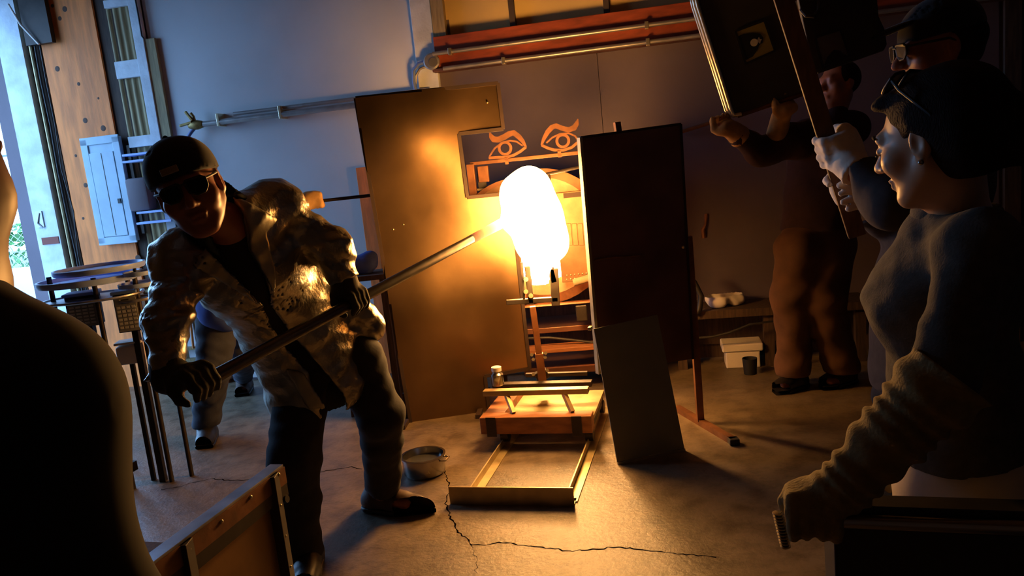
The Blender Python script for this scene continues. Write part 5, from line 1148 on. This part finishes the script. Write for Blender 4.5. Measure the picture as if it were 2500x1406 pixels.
S = hair_solid(hc, HR, 1.0, .010); S.ell(L(0, -.03, .03), A(.084, .098, .09), HR, k=0); S.ell(L(0, .08, -.03), A(.08, .07, .10), HR, k=.01, mode='sub'); S.build('hair', MT['hair_brown'], pe)
S = Solid(*bbox([j['nk'], j['pel'], j['sA'], j['sB'], eA, eB, wA], .2), .012); torso(S, j, .022); S.chain([j['sA'], eA, wA], [.075, .06, .05], k=.03); S.chain([j['sB'], eB, wB], [.075, .06, .05], k=.03); S.cone(j['pel'], P(545, 745, YE), .16, .15, k=.04); S.folds(.004, 34, 6); S.ell(j['nk'] + A(.02, -.02, .08), A(.075, .075, .07), k=.01, mode='sub'); S.cut(wA + (eA - wA) * .2, gA - eA, near=(gA, .12)); S.build('shirt', MT['blue_cotton'], pe)
S = Solid(*bbox([j['pel'], hA, hB, kA, kB, aA, aB], .17), .011); S.cone(hA, hB, .11, .11, k=.05); leg(S, hA, kA, aA, .022, th=.105, kr=.072, ar=.06); leg(S, hB, kB, aB, .02, th=.095); S.folds(.004, 40, 4); S.folds(.003, 80, 9, along=A(0, 0, 1)); S.cut(A(0, 0, .09), (0, 0, -1)); S.build('jeans', MT['jeans'], pe)
shoe(pe, aA * A(1, 1, 0) + A(-.015, .065, 0), aA * A(1, 1, 0) + A(.05, -.20, 0), 'black_leather', 1.2, .13); shoe(pe, aB * A(1, 1, 0) + A(-.01, .065, 0), aB * A(1, 1, 0) + A(.03, -.18, 0), 'brown_leather', 1.2, .13)
S = Solid(*bbox([gA, wA], .13), .007); grip(S, gA, rd_, nrm(eA - gA), wA, .013, th=.014, wr=.045, palm=.05); S.folds(.002, 80, 5); S.cut(wA + (eA - wA) * .3, eA - wA, near=(wA, .12)); S.build('glove', MT['tan_glove'], pe)
rt_ = thing('iron_rod', ra, 'thin dark iron rod held level behind the steel sheet', 'rod'); MB().tube([ra - rd_ * .06, rb_ + rd_ * .25], .010, 10).build('shaft', MT['black_steel'], rt_, smooth=True); MB().tube([ra - rd_ * .07, ra + rd_ * .04], .016, 10).build('sleeve', MT['black_steel'], rt_, smooth=True)

# ================================================================== the dark onlooker close by
YF = .62
hc = P(-318, 430, YF); fwF = nrm(A(.25, 1, 0)); HR = frame(fwF, (0, 0, 1))
j = dict(nk=P(-260, 800, YF), che=P(-220, 1120, YF + .02), wai=P(-200, 1600, YF), pel=P(-200, 2050, YF), sA=P(25, 1010, YF + .02), sB=P(-560, 1030, YF - .02), fw=fwF)
eA, wA = P(225, 1600, YF + .02), P(200, 2250, YF + .12); eB, wB = P(-640, 1700, YF), P(-600, 2300, YF + .1)
base = j['pel'] * A(1, 1, 0); hA, hB = j['pel'] + A(.09, 0, 0), j['pel'] - A(.09, 0, 0); kA, kB = base + A(.1, .03, .48), base + A(-.1, .03, .48); aA, aB = base + A(.1, 0, .09), base + A(-.1, 0, .09)
pf_ = thing('person', base, 'dark silhouetted onlooker with auburn hair in front of the open door', 'person')
S = Solid(*bbox([hc, eA, eB, j['sA'], j['sB'], base], .2), .018); torso(S, j, -.01); arm(S, j['sA'], eA, wA, -.006); arm(S, j['sB'], eB, wB, -.006); leg(S, hA, kA, aA); leg(S, hB, kB, aB)
for w_ in (wA, wB):
    S.box(w_ + A(0, .01, -.05), A(.016, .036, .045), None, rd=.012, k=.02)
    for i in range(4): S.chain([w_ + A(0, .035 - i * .02, -.09), w_ + A(.004, .037 - i * .021, -.13), w_ + A(-.004, .034 - i * .02, -.165)], [.011, .010, .008], k=.004)
    S.cone(w_ + A(0, .04, -.04), w_ + A(0, .068, -.085), .013, .010, k=.01)
for a in (aA, aB): S.cone(a, a * A(1, 1, 0) + A(0, .02, .05), .04, .034); S.cone(a * A(1, 1, 0) + A(0, .02, .05), a * A(1, 1, 0) + A(0, .08, .045), .032, .024)
L = head_shape(S, hc, HR, 1.0); S.cone(L(0, -.02, -.06), j['nk'], .055, .062, k=.03); S.build('body', MT['skin'], pf_)
S = hair_solid(hc, HR, 1.0, .007); S.ell(L(0, -.02, .03), A(.098, .112, .10), HR, k=0); S.ell(L(0, -.045, -.03), A(.102, .095, .085), HR, k=.03); S.ell(L(0, .10, -.03), A(.075, .07, .11), HR, k=.01, mode='sub'); S.ridges(.003, 110, A(0, 0, 1), 3); S.cut(P(0, 572, YF), (0, 0, -1)); S.build('hair', MT['hair_auburn'], pf_)
S = Solid(*bbox([j['nk'], eA, eB, wA, wB, j['pel'], j['sA'], j['sB']], .18), .011); torso(S, j, .012); S.chain([j['sA'], eA, wA], [.070, .062, .045], k=.04); S.chain([j['sB'], eB, wB], [.070, .062, .045], k=.04); S.cone(P(10, 1000, YF), P(-200, 900, YF), .066, .062, k=.04); S.folds(.004, 30, 2); S.ell(j['nk'] + A(0, 0, .08), A(.075, .075, .07), k=.015, mode='sub'); S.cut(j['pel'] - A(0, 0, .05), (0, 0, -1)); S.cut(wA, wA - eA, near=(wA, .1)); S.cut(wB, wB - eB, near=(wB, .1)); S.build('dark_jacket', MT['black_cotton'], pf_)
S = Solid(*bbox([j['pel'], aA, aB], .17), .014); S.cone(j['pel'] + A(0, 0, .06), j['pel'] - A(0, 0, .02), .15, .16, k=.04, flat=(fwF, .8)); leg(S, hA, kA, aA, .02); leg(S, hB, kB, aB, .02); S.cut(A(0, 0, .08), (0, 0, -1)); S.build('trousers', MT['dark_denim'], pf_)
for a in (aA, aB): shoe(pf_, a * A(1, 1, 0) + A(0, -.08, 0), a * A(1, 1, 0) + A(0, .19, 0), 'black_leather')

# ------------------------------------------------------------------ bench at the lower left: riveted rail over sheet metal
zr = .60; a0, a1 = G(375, 1368, zr), G(684, 1136, zr); bd = nrm(a1 - a0); bn = nrm(np.cross(bd, A(0, 0, 1))); bn = bn if bn[0] > 0 else -bn      # bn points to the visible side
wb = thing('glass_bench', A(*((a0 + a1) / 2)[:2], 0), 'steel glassworking bench with riveted rail and brown sheet side', 'bench')
a0 = a0 - bd * .5
MB().bar(a0 - bn * .012, a1 - bn * .012, .045, .008).build('rail_top', mat('bench_steel', (.30, .32, .38), .33, metal=.75, var=.25, scale=14), wb, bevel=.001)
side = MB().bar(a0 + bn * .012 - A(0, 0, .030), a1 + bn * .012 - A(0, 0, .030), .006, .052).build('rail_side', MT['rust_steel'], wb)
for (x, y) in ((680, 1158), (612, 1213), (541, 1273), (462, 1340)):
    c = ON(x, y, a0 + bn * .016, bn); MB().ball(c, .0055, 10, 8).build('rivet', MT['zinc'], side, smooth=True)
for t in (.18, .56, .94):
    q = a0 + (a1 - a0) * t; lg = MB().bar(A(q[0], q[1], 0), q - A(0, 0, .004), .045, .045, up=(1, 0, 0)).build('leg', MT['black_steel'], wb, bevel=.002)
    for z in (.50, .40, .30): MB().ball(A(q[0], q[1], z) + bn * .024, .004, 8, 6).build('rivet', MT['zinc'], lg, smooth=True)
q0, q1 = a0, a0 + (a1 - a0) * .92
MB().prism([q0 - A(0, 0, .06), q1 - A(0, 0, .06), q1 * A(1, 1, 0) + A(0, 0, .08), q0 * A(1, 1, 0) + A(0, 0, .08)], -bn * .004).build('side_sheet', mat('brown_sheet', (.30, .17, .07), .42, metal=.6, var=.3, scale=4), wb)
MB().bar(a0 - A(0, 0, .075) + bn * .004, a1 - A(0, 0, .075) + bn * .004, .02, .04).build('lower_rail', MT['black_steel'], wb)
MB().bar(q0 * A(1, 1, 0) + A(0, 0, .09), a1 * A(1, 1, 0) + A(0, 0, .09), .03, .03).build('stretcher', MT['black_steel'], wb)
hk = a1 - bd * .02; MB().tube([hk - A(0, 0, .05) - bn * .02, hk - A(0, 0, .085) - bn * .05, hk - A(0, 0, .11) - bn * .03, hk - A(0, 0, .10) + bn * .02], .012, 10).build('pipe_hook', MT['black_steel'], wb, smooth=True)
for k_ in (0,): MB().bar(a0 - bn * .55, a1 - bn * .55, .045, .03).build('far_rail', MT['black_steel'], wb); [MB().bar(A(*(a0 + (a1 - a0) * t - bn * .55)[:2], 0), a0 + (a1 - a0) * t - bn * .55 - A(0, 0, .012), .045, .045, up=(1, 0, 0)).build('leg', MT['black_steel'], wb) for t in (.18, .94)]
MB().bar((a0 + (a1 - a0) * .5) - A(0, 0, .04), (a0 + (a1 - a0) * .5) - bn * .53 - A(0, 0, .04), .2, .03).build('seat_board', MT['dark_wood'], wb, bevel=.004)

# ------------------------------------------------------------------ control station at the left: trays, keypads, white bin
YT = 3.75
tc_ = P(230, 690, YT); tz = P(230, 712, YT)[2]
tb = thing('tool_stand', A(tc_[0], YT + .1, 0), 'metal tool stand with two oval trays beside the open door', 'stand')
def oval(nm, x0, x1, y, dep, t, m, parent, Y=YT, tilt=0.0):
    a, b = P(x0, y, Y), P(x1, y - (x1 - x0) * .10, Y); c = (a + b) / 2; rx = np.linalg.norm((b - a)[:2]) / 2
    mb = MB().lathe([(1.0, 0), (1.03, t * .4), (1.03, t), (.98, t), (.95, t * .4), (.01, t * .35)], (0, 0, 0), seg=32); mb.v[0] = mb.v[0] * A(rx, dep, 1) + A(c[0], Y + dep * .3, c[2]); return mb.build(nm, MT[m], parent, smooth=True)
oval('tray', 88, 322, 706, .22, .030, 'pale_tray', tb); oval('tray', 128, 330, 676, .20, .026, 'pale_tray', tb); oval('lower_ring', 96, 330, 745, .19, .012, 'conduit', tb)
oval('small_tray', 288, 380, 705, .10, .02, 'pale_tray', tb); oval('small_tray', 300, 372, 676, .08, .02, 'pale_tray', tb); oval('lower_ring', 290, 372, 738, .09, .012, 'conduit', tb)
for (x, dy) in ((106, 0), (215, -.05), (318, 0), (300, .1), (372, .05), (215, .28)):
    a = P(x, 690, YT + dy); MB().cyl(A(a[0], a[1] + .05, 0), A(a[0], a[1] + .05, P(x, 680, YT)[2]), .012, 10).build('stand_post', MT['black_steel'], tb, smooth=True)
MB().bar(P(255, 664, YT + .08), P(330, 652, YT + .08), .012, .012).bar(P(328, 652, YT + .08), P(330, 676, YT + .08), .012, .012, up=(0, 1, 0)).build('handle_bar', MT['black_steel'], tb)
for k_, (x0, y0, x1, y1, nm) in enumerate(((166, 722, 236, 800, 'grey keypad controller under the larger trays'), (284, 716, 338, 812, 'grey keypad controller beside the silver sleeve'))):
    fc = P((x0 + x1) / 2, (y0 + y1) / 2, YT + .02); kw, kh = (x1 - x0) * YT / FPX / 2, (y1 - y0) * YT / FPX / 2; KR = frame(nrm(A(-.25, 1, 0)), (0, 0, 1))
    kp = thing('keypad_controller', fc - A(0, 0, kh), nm, 'controller', 'keypad controllers on the tool stand')
    MB().box(fc + KR @ A(0, .05, 0), (kw, .05, kh), KR).build('case', MT['black_steel'], kp, bevel=.004); MB().box(fc + KR @ A(0, .05, kh + .008), (kw * 1.1, .062, .008), KR).build('lid', MT['blue_plastic'], kp, bevel=.003)
    MB().box(fc + KR @ A(0, -.002, -.005), (kw * .92, .003, kh * .9), KR).build('face_plate', MT['keypad_grey'], kp, bevel=.002); MB().box(fc + KR @ A(0, -.006, kh * .62), (kw * .32, .002, kh * .12), KR).build('display', MT['black'], kp)
    for r_ in range(6):
        for c_ in range(4): MB().box(fc + KR @ A((c_ - 1.5) * kw * .42, -.007, kh * (.32 - r_ * .21)), (kw * .15, .002, kh * .06), KR).build('key', MT['keypad_button'], kp)
    b_ = fc - A(0, 0, kh); MB().bar(A(b_[0], b_[1] + .05, 0), b_ + A(0, .05, 0), .03, .03, up=(1, 0, 0)).build('stand_leg', MT['black_steel'], kp)
MB().ball(P(146, 697, YT - .1), (.014, .014, .010), 10, 8).build('red_knob', mat('red_plastic', (.75, .07, .03), .4), smooth=True, label='small red knob lying on the larger tray', cat='knob')
wbn = P(322, 884, YT + .1); bz = thing('white_bin', A(wbn[0], YT + .15, wbn[2]), 'white plastic bin hanging below the keypad controller', 'bin')
KR = frame(nrm(A(-.2, 1, 0)), (0, 0, 1)); MB().box(P(322, 862, YT + .1), (.062, .05, .048), KR).build('bin_body', MT['white_plastic'], bz, bevel=.012, smooth=True); MB().box(P(318, 836, YT + .1) + A(0, 0, .006), (.065, .053, .006), KR).build('bin_rim', MT['white_plastic'], bz, bevel=.003); MB().bar(P(322, 884, YT + .1) * A(1, 1, 0), P(322, 882, YT + .1), .02, .02, up=(1, 0, 0)).build('pedestal', MT['black_steel'], bz)
# brown shelf unit glimpsed between sleeve and jeans
ub_ = thing('shelf_unit', G(450, 960) * A(1, 1, 0) + A(0, .2, 0), 'brown wooden shelf unit behind the silver sleeve', 'shelf'); o_ = ORG[ub_]
for z_, nm in ((P(450, 772, o_[1])[2], 'shelf_board'), (P(450, 852, o_[1])[2], 'shelf_board'), (P(450, 880, o_[1])[2], 'shelf_board'), (P(450, 700, o_[1])[2], 'shelf_board')): MB().box(A(o_[0], o_[1] + .12, z_), (.26, .14, .010)).build(nm, MT['tan_board'], ub_)
MB().box(A(o_[0], o_[1] + .26, .42), (.26, .01, .42)).build('back_panel', MT['block_wood'], ub_)
for sx in (-.26, .26): MB().box(A(o_[0] + sx, o_[1] + .12, .42), (.012, .15, .42)).build('side_panel', MT['block_wood'], ub_)
sp_ = [P(458, 735, o_[1] - .03), P(463, 770, o_[1] - .03), P(468, 810, o_[1] - .03), P(472, 850, o_[1] - .03)]
MB().tube(sp_, .010, 8).build('orange_strap', MT['orange'], smooth=True, label='orange strap hanging down the front of the shelf unit', cat='strap')
# crumpled white bag on the low bench, blue bundle behind the jacket
c = WP(1776, 792, .22); zt2 = zb_ + .0; S = Solid(*bbox([c], .2), .008)
S.ell(A(c[0] - .05, c[1], zb_ + .052), A(.085, .07, .056), k=.03); S.ell(A(c[0] + .05, c[1] + .01, zb_ + .045), A(.07, .06, .05), k=.02); S.folds(.006, 55, 3); S.cut(A(0, 0, zb_ + .002), (0, 0, -1)); S.build('plastic_bag', MT['white_plastic'], None, 'crumpled white plastic bag lying on the low bench by the wall', 'bag')
c = P(880, 635, 4.7); c0 = A(c[0], c[1], 0); bs = thing('side_table', c0, 'small dark table behind the edge of the steel sheet', 'table'); zt3 = P(880, 668, 4.7)[2]
MB().box(A(c[0], c[1], zt3 - .015), (.16, .14, .015)).build('table_top', MT['dark_wood'], bs)
for sx in (-1, 1):
    for sy in (-1, 1): MB().box(A(c[0] + sx * .14, c[1] + sy * .12, (zt3 - .03) / 2), (.018, .018, (zt3 - .03) / 2)).build('leg', MT['dark_wood'], bs)
S = Solid(*bbox([A(c[0], c[1], zt3)], .2), .009); S.ell(A(c[0], c[1], zt3 + .05), A(.10, .08, .065), k=.02); S.ell(A(c[0] + .05, c[1], zt3 + .09), A(.05, .05, .04), k=.03); S.folds(.006, 50, 9); S.cut(A(0, 0, zt3 + .001), (0, 0, -1)); S.build('blue_cloth', MT['blue_cotton'], None, 'bundled blue cloth on the small table behind the silver sleeve', 'cloth')
